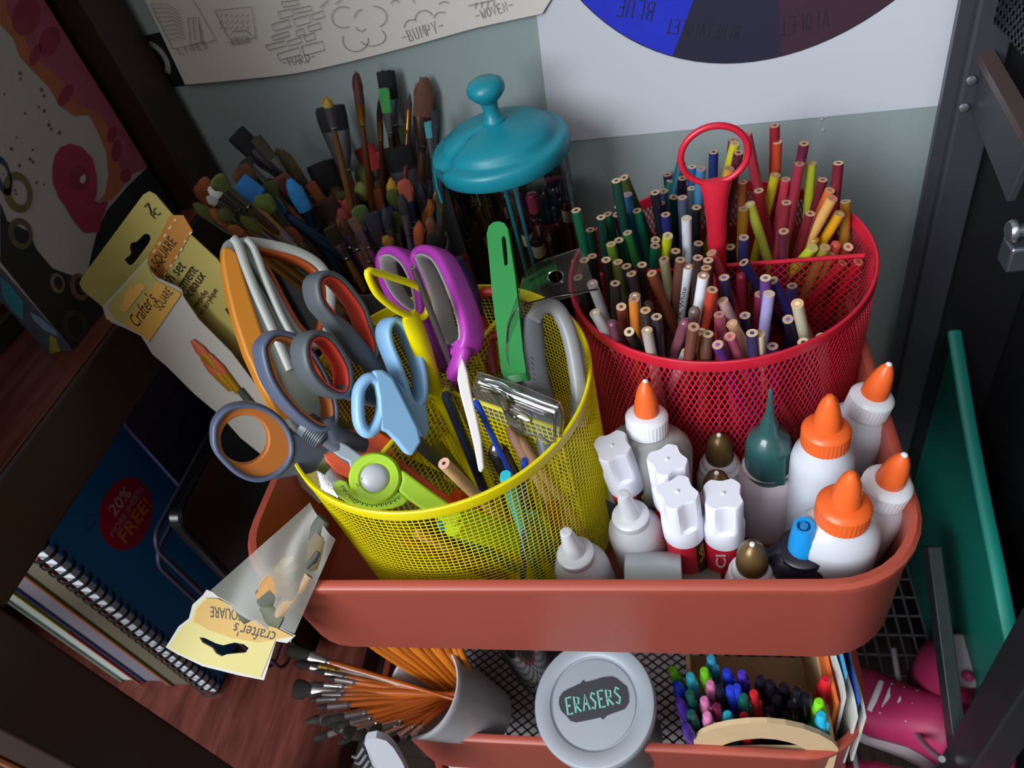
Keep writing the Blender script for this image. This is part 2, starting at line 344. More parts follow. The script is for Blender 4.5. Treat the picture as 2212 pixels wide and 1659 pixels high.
ocx = [(oc[0] + oc[2] * math.cos(2 * PI * t / 90), oc[1] + oc[2] * math.sin(2 * PI * t / 90)) for t in range(91)]
hb.ribbon([FC.W(a, b, .0005) for a, b in ocx], .0006, FC.n)
for s_, a, b, hh in (('BLUE', (1415, 5), (1330, -8), .013), ('BLUE/VIOLET', (1598, 56), (1440, 40), .010), ('VIOLET', (1790, 18), (1680, 42), .012)):
    pa, pb = FC.P(*a), FC.P(*b)
    hand(hb, s_, FC, pa, pb, hh, .0009, .0006)
hb.build('ink_lettering', INK, cw, flat=True)

# ---- small dark picture beside the sheet
pk = thing('wall_picture', 'small black picture with a white curved line, beside the pencil drawing sheet', 'picture', aty(360, 130, WY))
FP = Frame((0, WY - .0008, 0), (0, -1, 0))
MB().slab([FP.P(*p) for p in ((310, 78), (345, 70), (412, 183), (372, 188))], (0, .0006, 0)).build('card', M('0e1216', .6), pk)
MB().ribbon([FP.P(*p) for p in smooth([(322, 93), (345, 108), (362, 135), (362, 158)], 4)], .0045, FP.n, .0004).build('white_curve', M('9a9a9c', .7), pk)

# ================================================================ bookcase (left)
DK = M('2a1713', .5, var=.15, vs=30); RED = wood('mahogany_top', '4a211a', '6e3a30', .32, (30, 4, 30))
bk = thing('bookcase', 'dark brown open bookcase with reddish shelves, standing left of the trolley', 'bookcase', (-.3, .1, -.76))
def part(name, a, b, mat, label=None, bv=.0025, parent=bk): return bevel(MB().box(a, b).build(name, mat, parent, label=label), bv)
part('upright', (-.158, .318, -.76), (-.104, .366, .9), DK)
part('upright', (-.158, -.097, -.76), (-.104, -.042, .9), DK)
part('light_blocker', (-.565, -.09, .106), (-.158, -.08, .9), DK)  # added out of view to keep window light off the left of the wall
part('upright', (-.62, -.097, -.76), (-.565, -.042, .9), DK)
part('upright', (-.62, .318, -.76), (-.565, .366, .9), DK)
part('shelf', (-.62, -.042, .05), (-.104, .318, .104), DK)
part('shelf_top', (-.62, -.042, .104), (-.107, .318, .1055), RED, 'reddish brown scratched wooden surface', .0005)
part('shelf', (-.62, -.097, -.43), (-.085, .366, -.392), DK)
part('shelf_top', (-.62, -.097, -.392), (-.086, .366, -.39), RED, 'reddish brown wooden surface', .0005)
part('back_panel', (-.63, -.097, -.76), (-.62, .366, .9), M('1c100e', .6))
part('rail', (-.565, -.094, -.12), (-.158, -.088, -.04), DK)
part('lit_edge_strip', (-.1575, -.1005, -.76), (-.150, -.0965, .9), M('8a5230', .4), 'orange brown edge strip, its lit highlight put into the colour')  # lighter colour stands in for light catching the post edge

# ---- canvas painting on the upper shelf
Pn = atz(158, 757, .1055); XC = Pn.x
cv = thing('canvas_painting', 'stretched canvas with pink swirl and black rings, standing on the upper shelf', 'painting', (XC, .2, .1055))
FCV = Frame((XC, 0, 0), (1, 0, 0))
yF = FCV.P(318, 361).y
yN = Pn.y
MB().box((XC - .022, yN, .1058), (XC, yF, .62)).build('canvas', M('a39a98', .85, bump=.4, bs=900), cv)
def paint(name, pts, mat, h, label=None): MB().slab([FCV.P(*p) + V((h, 0, 0)) for p in pts], (-.0003, 0, 0)).build(name, mat, cv, flat=True, label=label)
PK = M('8c3c58', .6, var=.35, vs=90); PK2 = M('8c1c40', .6, var=.3, vs=70); BLK = M('141216', .6, var=.5, vs=50); ORG = M('9a5230', .6, var=.3, vs=80)
paint('orange_band', [(0, 20), (0, 52), (28, 82), (42, 122), (68, 150), (105, 188), (128, 228), (160, 250), (192, 248), (212, 288), (230, 330), (233, 380), (226, 420), (212, 434), (240, 432), (268, 400), (280, 350), (240, 280), (200, 215), (160, 170), (110, 110), (60, 30), (40, -40), (0, -40)], ORG, .0004)
paint('pink_band', [(8, -40), (15, 30), (50, 70), (62, 110), (95, 140), (150, 190), (170, 225), (205, 240), (228, 262), (250, 330), (262, 385), (318, 361), (262, 268), (180, 138), (94, 0), (70, -40)], PK, .0006)
for cx, cy, rx, ry, r in ((55, 35, 30, 42, 15), (105, 90, 22, 34, 20), (75, 118, 10, 24, 20), (140, 205, 12, 26, 30), (250, 325, 10, 24, 10), (270, 380, 12, 14, 0), (240, 290, 9, 18, 20)):
    paint('red_patch', ellipse(cx, cy, rx, ry, 16, r), M('7c1c38', .6, var=.2, vs=100), .0008)
paint('swirl', [(112, 362), (118, 335), (130, 318), (150, 310), (175, 318), (198, 342), (208, 385), (207, 420), (203, 434), (215, 438), (232, 434), (222, 465), (212, 500), (180, 502), (160, 480), (142, 450), (125, 425), (113, 392)], PK2, .0008)
paint('swirl_centre', ellipse(168, 384, 22, 26, 18), M('7a1030', .6), .001)
paint('white_drop', [(170, 392), (172, 382), (181, 376), (183, 390), (176, 398)], M('a8a2a0', .7), .0012)
paint('black_ground', [(0, 440), (14, 478), (60, 500), (78, 540), (112, 580), (150, 594), (186, 600), (198, 545), (208, 505), (230, 455), (275, 402), (318, 361), (352, 408), (400, 480), (330, 600), (158, 757), (60, 640), (0, 565)], BLK, .0006)
for cx, cy, rx, ry, h in ((37, 415, 30, 44, '5c5428'), (42, 505, 26, 34, '4c4430'), (122, 612, 15, 22, '6a5448'), (170, 620, 20, 30, '5c4438'), (160, 705, 26, 36, '2c2424'), (5, 380, 16, 44, '1c2a4a')):
    o_ = ellipse(cx, cy, rx, ry, 24, -15); i_ = ellipse(cx + 2, cy, rx * .62, ry * .66, 24, -15)
    MB().ringslab([FCV.P(*p) + V((.001, 0, 0)) for p in o_], [FCV.P(*p) + V((.001, 0, 0)) for p in i_], (-.0003, 0, 0)).build('ring', M(h, .6, var=.5, vs=120), cv, flat=True)
rs_ = random.Random(3); sp = MB()
for k in range(34):
    x = rs_.uniform(5, 130); y = rs_.uniform(150, 420); r = rs_.uniform(.6, 3.5)
    if x > 30 + (y - 60) * .45: continue
    sp.slab([FCV.P(*p) + V((.0005, 0, 0)) for p in ellipse(x, y, r, r * 1.2, 8)], (-.0003, 0, 0))
sp.build('speckles', M('5a4448', .7), cv, flat=True)
FSD = Frame((0, yN, 0), (0, -1, 0))
sd = MB().box((XC - .022, yN - .0006, .1058), (XC + .0002, yN, .62)).build('painted_side', M('4c5464', .5, var=.4, vs=60), cv, label='grey blue painted canvas edge')
for nm, hx, pts in (('teal_mark', '3a8a98', [(2, 598), (22, 615), (50, 650), (52, 690), (30, 672), (8, 640)]), ('pale_blue_mark', '7898b4', [(66, 674), (88, 685), (122, 715), (126, 725), (98, 712), (74, 690)]), ('yellow_mark', '9a9a3c', [(108, 722), (122, 730), (132, 758), (108, 762)])):
    MB().slab([FSD.P(*p) + V((0, -.0008, 0)) for p in pts], (0, .0004, 0)).build(nm, M(hx, .5, var=.3, vs=300), sd, flat=True)

# ---- boxes on the upper shelf, left of the canvas
for nm, lb, hx, a, b in (('book', 'dark red book lying on the upper shelf left of the canvas', '6a1414', atz(40, 716, .1055), .022), ('book', 'dark olive book on the upper shelf at the left edge', '3a3c28', atz(12, 762, .1055), .016)):
    bo = thing(nm, lb, 'book', a, 'books beside the canvas')
    bevel(MB().box((a.x - .14, a.y, .106), (a.x - .002, a.y + .1, .106 + b)).build('cover', M(hx, .35), bo), .001)
    MB().box((a.x - .03, a.y - .0006, .106 + b * .25), (a.x - .006, a.y, .106 + b * .7)).build('spine_label', M('b8aca8', .6), bo)
    a = a + V((0, 0, 0))

# ================================================================ lower shelf: notebook, books, file rack
XN = -.262; FN = Frame((XN, 0, 0), (1, 0, 0))
nbm = thing('spiral_notebook', 'blue spiral sketch pad with red round sticker, standing on the lower shelf', 'notebook', (XN, .2, -.389))
MB().box((XN - .0012, .0845, -.3885), (XN, .33, -.055)).build('cover', M('2878bc', .4), nbm)
MB().box((XN - .014, .078, -.3885), (XN - .0016, .326, -.06)).build('pages', M('d8dce4', .8), nbm)
MB().box((XN - .0165, .079, -.3885), (XN - .0145, .33, -.055)).build('back_cover', M('4a3c38', .7), nbm)
co = MB(); z = -.384
while z < -.06:
    for dz in (0, .0022):
        co.tube([V((XN - .0075 + .0125 * math.cos(t), .081 + .0105 * math.sin(t), z + dz)) for t in [2 * PI * k / 14 for k in range(14)]], .0009, 6, True)
    z += .0125
co.build('wire_binding', M('0c0c0e', .45), nbm)
st = [FN.P(*p) for p in ellipse(271, 1110, 56, 80, 32, 12)]
stk = MB().slab([p + V((.0008, 0, 0)) for p in st], (-.0006, 0, 0)).build('sticker', M('c02040', .45), nbm, label='dark red round sticker')
for s_, a, b, hx in (('20%', (245, 1118), (282, 1068), 'e0b0b8'), ('MORE SHEETS', (243, 1162), (308, 1058), 'd090a0'), ('FREE!', (268, 1178), (324, 1094), 'e88430')):
    text(s_, FN, FN.P(*a), FN.P(*b), .0012, M(hx, .6), stk, bold=.015)
MB().tube([FN.P(*p) + V((.0006, 0, 0)) for p in [(180, 1118), (195, 1112), (206, 1122), (200, 1136), (188, 1148), (180, 1135)]], .0004, 4, True).build('logo_outline', M('1c5890', .5), nbm)

def book(lb, x0, x1, y0, hgt, hx, page, extra=None):
    t = thing('book', lb, 'book', (x0, y0 + .1, -.389), 'books standing on the lower shelf')
    MB().box((x0, y0, -.3885), (x0 + .0022, y0 + .21, -.389 + hgt)).build('cover', M(hx, .4, var=.4, vs=25), t)
    MB().box((x1 - .0022, y0, -.3885), (x1, y0 + .21, -.389 + hgt)).build('cover', M(hx, .4, var=.4, vs=25), t)
    MB().box((x0 + .0024, y0 + .003, -.388), (x1 - .0024, y0 + .208, -.392 + hgt)).build('pages', M(page, .8), t)
    return t
b1 = book('thick book with olive and ochre painted cover, next to the blue sketch pad', -.33, -.292, .082, .29, '5a4c28', '5a5240')
b1.children[1].data.materials[0] = M('8a4c30', .5)
b2 = book('book with a blue and grey figured cover between two thin orange edges', -.372, -.336, .085, .285, '2c3866', '6a6470')
MB().box((-.3355, .083, -.388), (-.333, .29, -.1)).build('spine_edge', M('a05a3c', .5), b2)
b3 = book('pale green grey book, furthest left on the lower shelf', -.405, -.378, .085, .28, '78887c', 'a0a8a0')
MB().box((-.3775, .083, -.388), (-.3755, .29, -.25)).build('spine_edge', M('b0543c', .5), b3)
MB().box((-.3775, .083, -.25), (-.3755, .29, -.1)).build('spine_edge', M('9a9030', .5), b3)

fr_ = thing('file_rack', 'black metal file rack with wire frame standing on the lower shelf behind the trolley', 'file rack', (-.17, .2, -.389))
def rr(y0, y1, z0, z1, x, r=.018):
    P = []
    for cy, cz, a0 in ((y0 + r, z1 - r, 90), (y0 + r, z0 + r, 180), (y1 - r, z0 + r, 270), (y1 - r, z1 - r, 0)):
        for a in range(0, 91, 15): t = math.radians(a0 + a); P.append(V((x, cy + r * math.cos(t), cz + r * math.sin(t))))
    return P
MB().slab(rr(.115, .345, -.38, -.085, -.15), (-.012, 0, 0)).build('plate', M('0c0c0e', .25), fr_)
MB().tube(rr(.115, .345, -.38, -.085, -.149), .003, 8, True).build('wire_frame', M('1a1a1e', .2, .5), fr_)
MB().tube(rr(.1, .34, -.38, -.1, -.178), .0022, 8, True).build('wire_frame', M('4c4858', .3, .6), fr_)
MB().tube(rr(.1, .34, -.38, -.13, -.195), .0022, 8, True).build('wire_frame', M('4c4858', .3, .6), fr_)
fo = thing('folder', 'purple star patterned folder held in the black file rack', 'folder', (-.206, .2, -.387))
MB().slab(rr(.185, .335, -.386, -.03, -.206, .004), (-.004, 0, 0)).build('cover', M('34304c', .6), fo)
rs_ = random.Random(5); sm = MB()
for i in range(9):
    for j in range(11):
        y = .197 + i * .0155; z = -.37 + j * .031
        sm.slab([V((-.2055, y + .004 * (1 if k % 2 else .4) * math.cos(k * PI / 4), z + .004 * (1 if k % 2 else .4) * math.sin(k * PI / 4))) for k in range(8)], (-.0004, 0, 0))
sm.build('star_pattern', M('1a1828', .6), fo, flat=True)

# ================================================================ metal rack (right)
BM = M('44444c', .35, .3); BM2 = M('26282c', .4, .3)
rk = thing('metal_rack', 'black metal rack with mesh side panel standing right of the trolley', 'rack', (.54, .2, -.76))
bevel(MB().box((.51, .335, -.76), (.535, .36, .55)).build('post', BM, rk), .002)
MB().bar((.5075, .3475, -.76), (.5075, .3475, .5), .006, .012, (0, 1, 0)).build('post_ridge', M('4a4a52', .3, .4), rk)
bevel(MB().box((.508, .016, -.76), (.534, .052, .05)).build('post', BM2, rk), .002)
bevel(MB().bar(atx(2108, 150, .522), atx(2208, 385, .522), .042, .006).build('side_bar', BM, rk), .0015)
MB().bar(atx(2112, 92, .520), atx(2225, 290, .520), .006, .010).build('side_bar_lip', M('5a4a48', .3, .3), rk)
bevel(MB().bar(atx(2012, 1180, .522), atx(2072, 1640, .522), .022, .012).build('cross_brace', M('2a3434', .45, .2, var=.3, vs=200), rk), .001)
mp = MB(); X = .521
for k in range(60):
    z = .148 + k * .0062
    if z > .5: break
    mp.bar((X, .06, z), (X, .335, z), .0028, .0008)
for k in range(45): mp.bar((X, .06 + k * .0062, .145), (X, .06 + k * .0062, .5), .0028, .0008, (0, 1, 0))
mp.build('mesh_panel', M('2c2e36', .4, .4), rk, flat=True)
hg = atx(2196, 510, .505)
MB().lathe([(.0001, 0), (.006, .0005), (.007, .002), (.007, .004), (.004, .005), (.004, .016), (.006, .017), (.006, .02)], hg + V((-.006, 0, .004)), (1, 0, 0), 24).build('bolt', M('a8b0b4', .25, .9), rk)
bevel(MB().box(hg + V((-.004, -.008, -.022)), hg + V((.018, .008, -.004))).build('clamp', M('9098a0', .25, .9), rk), .002)
for px, py in ((2082, 232), (2098, 173)): 
    p = aty(px, py, .333); MB().lathe([(.0032, 0), (.003, .0015), (.0012, .0022)], p, (0, -1, 0), 16).build('screw', M('c8c8cc', .2, .9), rk)
pn = thing('dark_panel', 'large black panel filling the rack behind the teal bin', 'panel', (.62, .1, -.76))
bevel(MB().box((.6, -.02, -.76), (.63, .36, .5)).build('panel_board', M('17171b', .5), pn), .002)
bevel(MB().box((.537, .345, -.76), (.6, .362, .5)).build('panel_board', M('17171b', .5), pn), .002)
tb = thing('teal_bin', 'teal plastic bin standing in the metal rack at right', 'bin', (.57, .1, -.76))
FT = Frame((.552, 0, 0), (1, 0, 0))
ed = smooth([(2058, 700), (2090, 900), (2120, 1060), (2155, 1230), (2190, 1400), (2240, 1560)], 4)
bl = [(1900, 1700), (1900, 1100)]
MB().slab([FT.P(p[0], p[1]) for p in [(p.x, p.y) for p in [V((a[0], a[1])) for a in [tuple(q) for q in [(e[0], e[1]) for e in ed]]]]] + [FT.W(FT.uv(FT.P(2240, 1560))[0], -.5), FT.W(FT.uv(FT.P(2058, 700))[0], -.5)], (.003, 0, 0)).build('side', M('0c6c5e', .4), tb)
MB().sweep([FT.P(e[0], e[1]) for e in ed], .003, .006, (1, 0, 0), 10, sq=3).build('rim', M('108474', .35), tb)

wr = thing('wire_shelf', 'grey wire grid shelf low down between trolley and rack', 'wire shelf', (.49, .1, -.5))
ws = MB()
for k in range(14): ws.tube([V((.44 + k * .014, -.12, -.50)), V((.44 + k * .014, .34, -.50))], .0016, 6)
for k in range(20): ws.tube([V((.43, -.12 + k * .024, -.5015)), V((.63, -.12 + k * .024, -.5015))], .0014, 6)
ws.build('grid', M('7c7a80', .35, .5), wr)
MB().tube(smooth([atx(1930, 1400, .5), atx(1945, 1490, .5), atx(1965, 1560, .5), atx(2000, 1610, .5), atx(2035, 1640, .5)], 4), .003, 8).build('rail', M('9a9aa0', .3, .5), wr)
MB().tube(smooth([V((.44, .3, -.44)), V((.44, .02, -.44)), V((.445, -.03, -.445)), V((.46, -.04, -.47)), V((.46, -.04, -.5))], 4), .0026, 8).build('rail', M('9a9aa0', .3, .5), wr)
def shoe(c, ang, lb, g):
    t = thing('sneaker', lb, 'shoe', c, g)
    d = V((math.cos(ang), math.sin(ang), 0)); n = V((-d.y, d.x, 0)); L = .16
    pts = [V(c) + d * (L * (k / 10 - .5)) + V((0, 0, .028 + .018 * math.sin(PI * min(1, k / 7)))) for k in range(11)]
    MB().sweep(pts, [.018, .028, .031, .03, .028, .028, .031, .034, .034, .03, .016], [.02, .03, .036, .038, .036, .03, .026, .022, .02, .017, .012], (0, 0, 1), 16, sq=2.4).build('upper', M('b02c5c', .5), t)
    MB().sweep([V(c) + d * (L * (k / 10 - .5)) + V((0, 0, .008)) for k in range(11)], [.02, .031, .033, .032, .03, .031, .034, .037, .037, .032, .018], .007, (0, 0, 1), 16, sq=3).build('sole', M('c8c4c8', .5), t)
    for k in range(4):
        p = V(c) + d * (L * (.02 + k * .07)) + V((0, 0, .072 - k * .006)); MB().sweep([p - n * .018 - V((0, 0, .006)), p, p + n * .018 - V((0, 0, .006))], .0028, .001, (0, 0, 1), 8).build('lace', M('dcdce0', .6), t)
    return t
shoe(V((.505, .105, -.497)), math.radians(150), 'pink sneaker on the wire shelf, nearer the wall', 'pink sneakers')
shoe(V((.50, .02, -.497)), math.radians(165), 'pink sneaker with white laces on the wire shelf, nearer the camera', 'pink sneakers')
cc = atx(2085, 1428, .55)
wb = thing('pink_jar', 'pink jar with white lid and a pink bow, behind the rack brace at lower right', 'jar', cc - V((0, 0, .12)))
MB().lathe([(.028, -.11), (.034, -.10), (.036, -.03), (.026, -.008), (.024, -.002)], cc, (0, -.15, 1), 32).build('body', M('9c2850', .4), wb)
MB().lathe([(.025, -.003), (.0255, .004), (.023, .007), (.001, .008)], cc, (0, -.15, 1), 32).build('lid', M('b4aab0', .45), wb)
for s_ in (-1, 1): MB().lathe([(.001, -.005), (.0055, 0), (.001, .005)], cc + V((s_ * .006 + .002, -.018, .008)), (0, -.15, 1), 14).build('bow', M('b83c6c', .5), wb)

# ================================================================ trolley
TR = M('a84c3c', .42, bump=.12, bs=1500); 
tr = thing('trolley', 'terracotta red metal trolley with two visible deep trays', 'trolley', (.215, .17, -.76))
def rrect(W_, D_, r, inset=0, n=8):
    P = []
    for cx, cy, a0 in ((W_ - r, r, -90), (W_ - r, D_ - r, 0), (r, D_ - r, 90), (r, r, 180)):
        for k in range(n + 1): t = math.radians(a0 + 90 * k / n); P.append((cx + (r - inset) * math.cos(t), cy + (r - inset) * math.sin(t)))
    return P
def tray(z, W_=.43, D_=.356, H=.105, r=.055):
    prof = [(0.012, -H), (.004, -H + .012), (.002, -.012), (-.0005, -.007), (-.0005, -.002), (.002, 0), (.006, -.0008), (.007, -.006), (.0075, -H + .014), (.014, -H + .004)]
    vs = []; n = len(rrect(W_, D_, r))
    for ins, h in prof: vs += [V((x, y, z + h)) for x, y in rrect(W_, D_, r, ins)]
    fs = [(i * n + k, i * n + (k + 1) % n, (i + 1) * n + (k + 1) % n, (i + 1) * n + k) for i in range(len(prof) - 1) for k in range(n)]
    o = MB().add(vs, fs).build('tray_wall', TR, tr, 50)
    return o
tray(0)
MB().slab([V((x, y, -.1035)) for x, y in rrect(.43, .356, .055, .012)], (0, 0, .0035)).build('tray_floor', TR, tr)
tray(-.267, .43, .356, .105)
# expanded-metal floor  of the lower tray
ef = MB()
def clip(a, b):
    return a
for k in range(-30, 62):
    for sgn in (1, -1):
        pts = []
        for q in range(0, 37):
            y = .012 + q * .0092; x = k * .0125 + sgn * (.0061 if q % 2 else -.0061)
            if .013 < x < .417 and .006 < y < .348: pts.append(V((x, y, -.367)))
        if len(pts) > 2 and 0 <= k * .0125 <= .43: ef.ribbon(pts, .0026, (0, 0, 1), .0012)
ef.build('tray_floor', M('3a2224', .5), tr, flat=True)
for x, y in ((.035, .352), (.395, .352)):
    MB().tube([V((x, y + .006, -.72)), V((x, y + .006, -.004))], .006, 12).build('post', TR, tr)
for x, y in ((.03, .03), (.4, .03), (.03, .33), (.4, .33)):
    MB().tube([V((x, y, -.76)), V((x, y, -.37))], .006, 12).build('post', TR, tr)

pr_ = thing('paper_ream', 'stack of white paper glimpsed through the holes of the lower tray', 'paper', (.2, .17, -.47))
bevel(MB().box((.03, .02, -.47), (.40, .33, -.405)).build('sheets', M('e4dce0', .8), pr_), .002)
tray(-.44, .43, .356, .09)
MB().slab([V((x, y, -.5285)) for x, y in rrect(.43, .356, .055, .012)], (0, 0, .0035)).build('tray_floor', TR, tr)
MB().box((.035, .025, -.525), (.395, .325, -.4705)).build('lower_sheets', M('d8d4d8', .8), pr_)
# ================================================================ mesh pencil cups
def mesh_cup(cx, cy, r, hx, lb, ang0, diamond, ring_kind):
    zt, zb = .06, -.0985; t = thing('mesh_organizer', lb, 'desk organizer', (cx, cy, zb)); mat = M(hx, .35); rb = r - .004
    rad = lambda z: rb + (r - rb) * (z - zb) / (zt - zb)
    MB().lathe([(r - .0022, zt - .0085), (r, zt - .0085), (r + .0006, zt - .007), (r + .0006, zt - .0006), (r - .0002, zt), (r - .0016, zt - .0004), (r - .0022, zt - .0085)], (cx, cy, 0), (0, 0, 1), 96, cap=False).build('rim', mat, t)
    MB().lathe([(0.002, zb), (rb + .001, zb), (rb + .001, zb + .007), (rb - .001, zb + .007), (rb - .001, zb + .0015), (.002, zb + .0015)], (cx, cy, 0), (0, 0, 1), 96, cap=False).build('base', mat, t)
    mw = MB()
    if diamond:
        n = 168; steps = 30; tw = .62
        for s_ in (1, -1):
            for k in range(n):
                pts = []
                for q in range(steps + 1):
                    z = zb + .006 + (zt - zb - .011) * q / steps; a = 2 * PI * k / n + s_ * tw * q / steps
                    pts.append(V((cx + rad(z) * math.cos(a), cy + rad(z) * math.sin(a), z)))
                w_ = .0010 if s_ > 0 else .0008
                mw.v += []; ribbon3(mw, pts, w_, cx, cy, .0005)
    else:
        n = 184; steps = 10; tw = .11
        for k in range(n):
            pts = []
            for q in range(steps + 1):
                z = zb + .006 + (zt - zb - .011) * q / steps; a = 2 * PI * k / n + tw * q / steps
                pts.append(V((cx + rad(z) * math.cos(a), cy + rad(z) * math.sin(a), z)))
            ribbon3(mw, pts, .00056, cx, cy, .0003)
        for j in range(43):
            z = zb + .009 + j * .00345; pts = [V((cx + rad(z) * math.cos(2 * PI * k / 120), cy + rad(z) * math.sin(2 * PI * k / 120), z)) for k in range(121)]
            mw_ring(mw, pts, .00045, cx, cy, .0003)
    mw.build('mesh_wall', mat, t, flat=True)
    # dividers: a T of two mesh panels with wire tops
    c = V((cx, cy, 0))
    for a, L in ((ang0, .0965), (ang0 + PI, .0965 if diamond else .062), (ang0 - PI / 2, .0965)):
        d = V((math.cos(a), math.sin(a), 0)); top = zt - .006; dv = MB()
        dv.tube([c + d * .008 + V((0, 0, top)), c + d * L + V((0, 0, top))], .0016, 8)
        m2 = MB(); nn = d.cross(V((0, 0, 1)))
        if diamond:
            for k in range(-24, 24):
                for s_ in (1, -1):
                    P = []
                    for q in range(2):
                        pass
                    x0 = k * .0055; x1 = x0 + s_ * .13; z0, z1 = zb + .004, top
                    # clip to 0.008..L
                    ts = sorted(((.006 - x0) / (x1 - x0), (L - x0) / (x1 - x0))); t0, t1 = max(0, ts[0]), min(1, ts[1])
                    if t1 - t0 > .03:
                        g = lambda t_: c + d * (x0 + (x1 - x0) * t_) + V((0, 0, z0 + (z1 - z0) * t_)); m2.ribbon([g(t0), g(t1)], .0006, nn, .0005)
            for k in range(25, 48):
                x0 = k * .0055; x1 = x0 - .13; z0, z1 = zb + .004, top; ts = sorted(((.006 - x0) / (x1 - x0), (L - x0) / (x1 - x0))); t0, t1 = max(0, ts[0]), min(1, ts[1])
                if t1 - t0 > .03:
                    g = lambda t_: c + d * (x0 + (x1 - x0) * t_) + V((0, 0, z0 + (z1 - z0) * t_)); m2.ribbon([g(t0), g(t1)], .0006, nn, .0005)
        else:
            for k in range(22): m2.ribbon([c + d * (.008 + k * .0041) + V((0, 0, zb + .004)), c + d * (.008 + k * .0041) + V((0, 0, top))], .0007, nn, .0005)
            for k in range(34): m2.ribbon([c + d * .006 + V((0, 0, zb + .006 + k * .0044)), c + d * L + V((0, 0, zb + .006 + k * .0044))], .0006, nn, .0005)
        p_ = dv.build('divider', mat, t); m2.build('mesh_sheet', mat, p_, flat=True)
    lo = V((cx, cy, zt - .006)); MB().tube([lo + V((.006 * math.cos(q * .5), .006 * math.sin(q * .5), .0008 * math.cos(q))) for q in range(13)], .0013, 8, True).build('wire_loop', mat, t)
    return t, mat
def ribbon3(mb, pts, w_, cx, cy, th):
    vs = []
    for i, p in enumerate(pts):
        r_ = V((p.x - cx, p.y - cy, 0)).normalized(); t = (pts[min(len(pts) - 1, i + 1)] - pts[max(0, i - 1)]).normalized(); u = t.cross(r_) * w_ / 2
        vs += [p + u + r_ * th / 2, p - u + r_ * th / 2, p - u - r_ * th / 2, p + u - r_ * th / 2]
    mb.add(vs, [(i * 4 + k, i * 4 + (k + 1) % 4, i * 4 + 4 + (k + 1) % 4, i * 4 + 4 + k) for i in range(len(pts) - 1) for k in range(4)])
mw_ring = ribbon3
RC = (.331, .221, .1036); YC = (.144, .118, .104)
red, rm = mesh_cup(*RC, 'c41c34', 'red round mesh organizer with ring handle, packed with colored pencils', math.radians(-3), True, 'ring')
rc = V((.3328, .221, .1400)); MB().tube([rc + V((.0205 * math.cos(2 * PI * k / 40), 0, .0195 * math.sin(2 * PI * k / 40))) for k in range(40)], .0021, 12, True).build('ring_handle', rm, red)
MB().sweep([V((.333, .221, z)) for z in (.1225, .119, .112, .09, .05, -.09)], [.010, .0095, .0082, .0066, .006, .006], [.003, .0035, .005, .006, .006, .006], (0, 1, 0), 16).build('handle_stem', rm, red)
yel, ym = mesh_cup(*YC, 'e8d800', 'yellow round mesh organizer with wire handle, full of scissors and craft tools', math.radians(64), False, 'tri')
FY = Frame((YC[0], YC[1], 0), (.80, -.60, 0)); z4 = crop(640, 480, .25316)
MB().tube(smooth([FY.P(*p) for p in z4([(612, 425), (690, 432), (850, 480), (1030, 545), (1095, 610), (1128, 700), (1112, 780), (1050, 818), (920, 780), (810, 715), (700, 620), (640, 520)])], 4, True), .0023, 12, True).build('ring_handle', ym, yel)
MB().sweep([FY.P(*p) for p in z4([(960, 790), (985, 840), (1020, 930), (1080, 1100), (1180, 1440)])] + [V((YC[0], YC[1], .03)), V((YC[0], YC[1], -.09))], [.0055, .0066, .0068, .0066, .006, .005, .005], [.002, .003, .005, .006, .006, .005, .005], FY.n, 16).build('handle_stem', ym, yel)
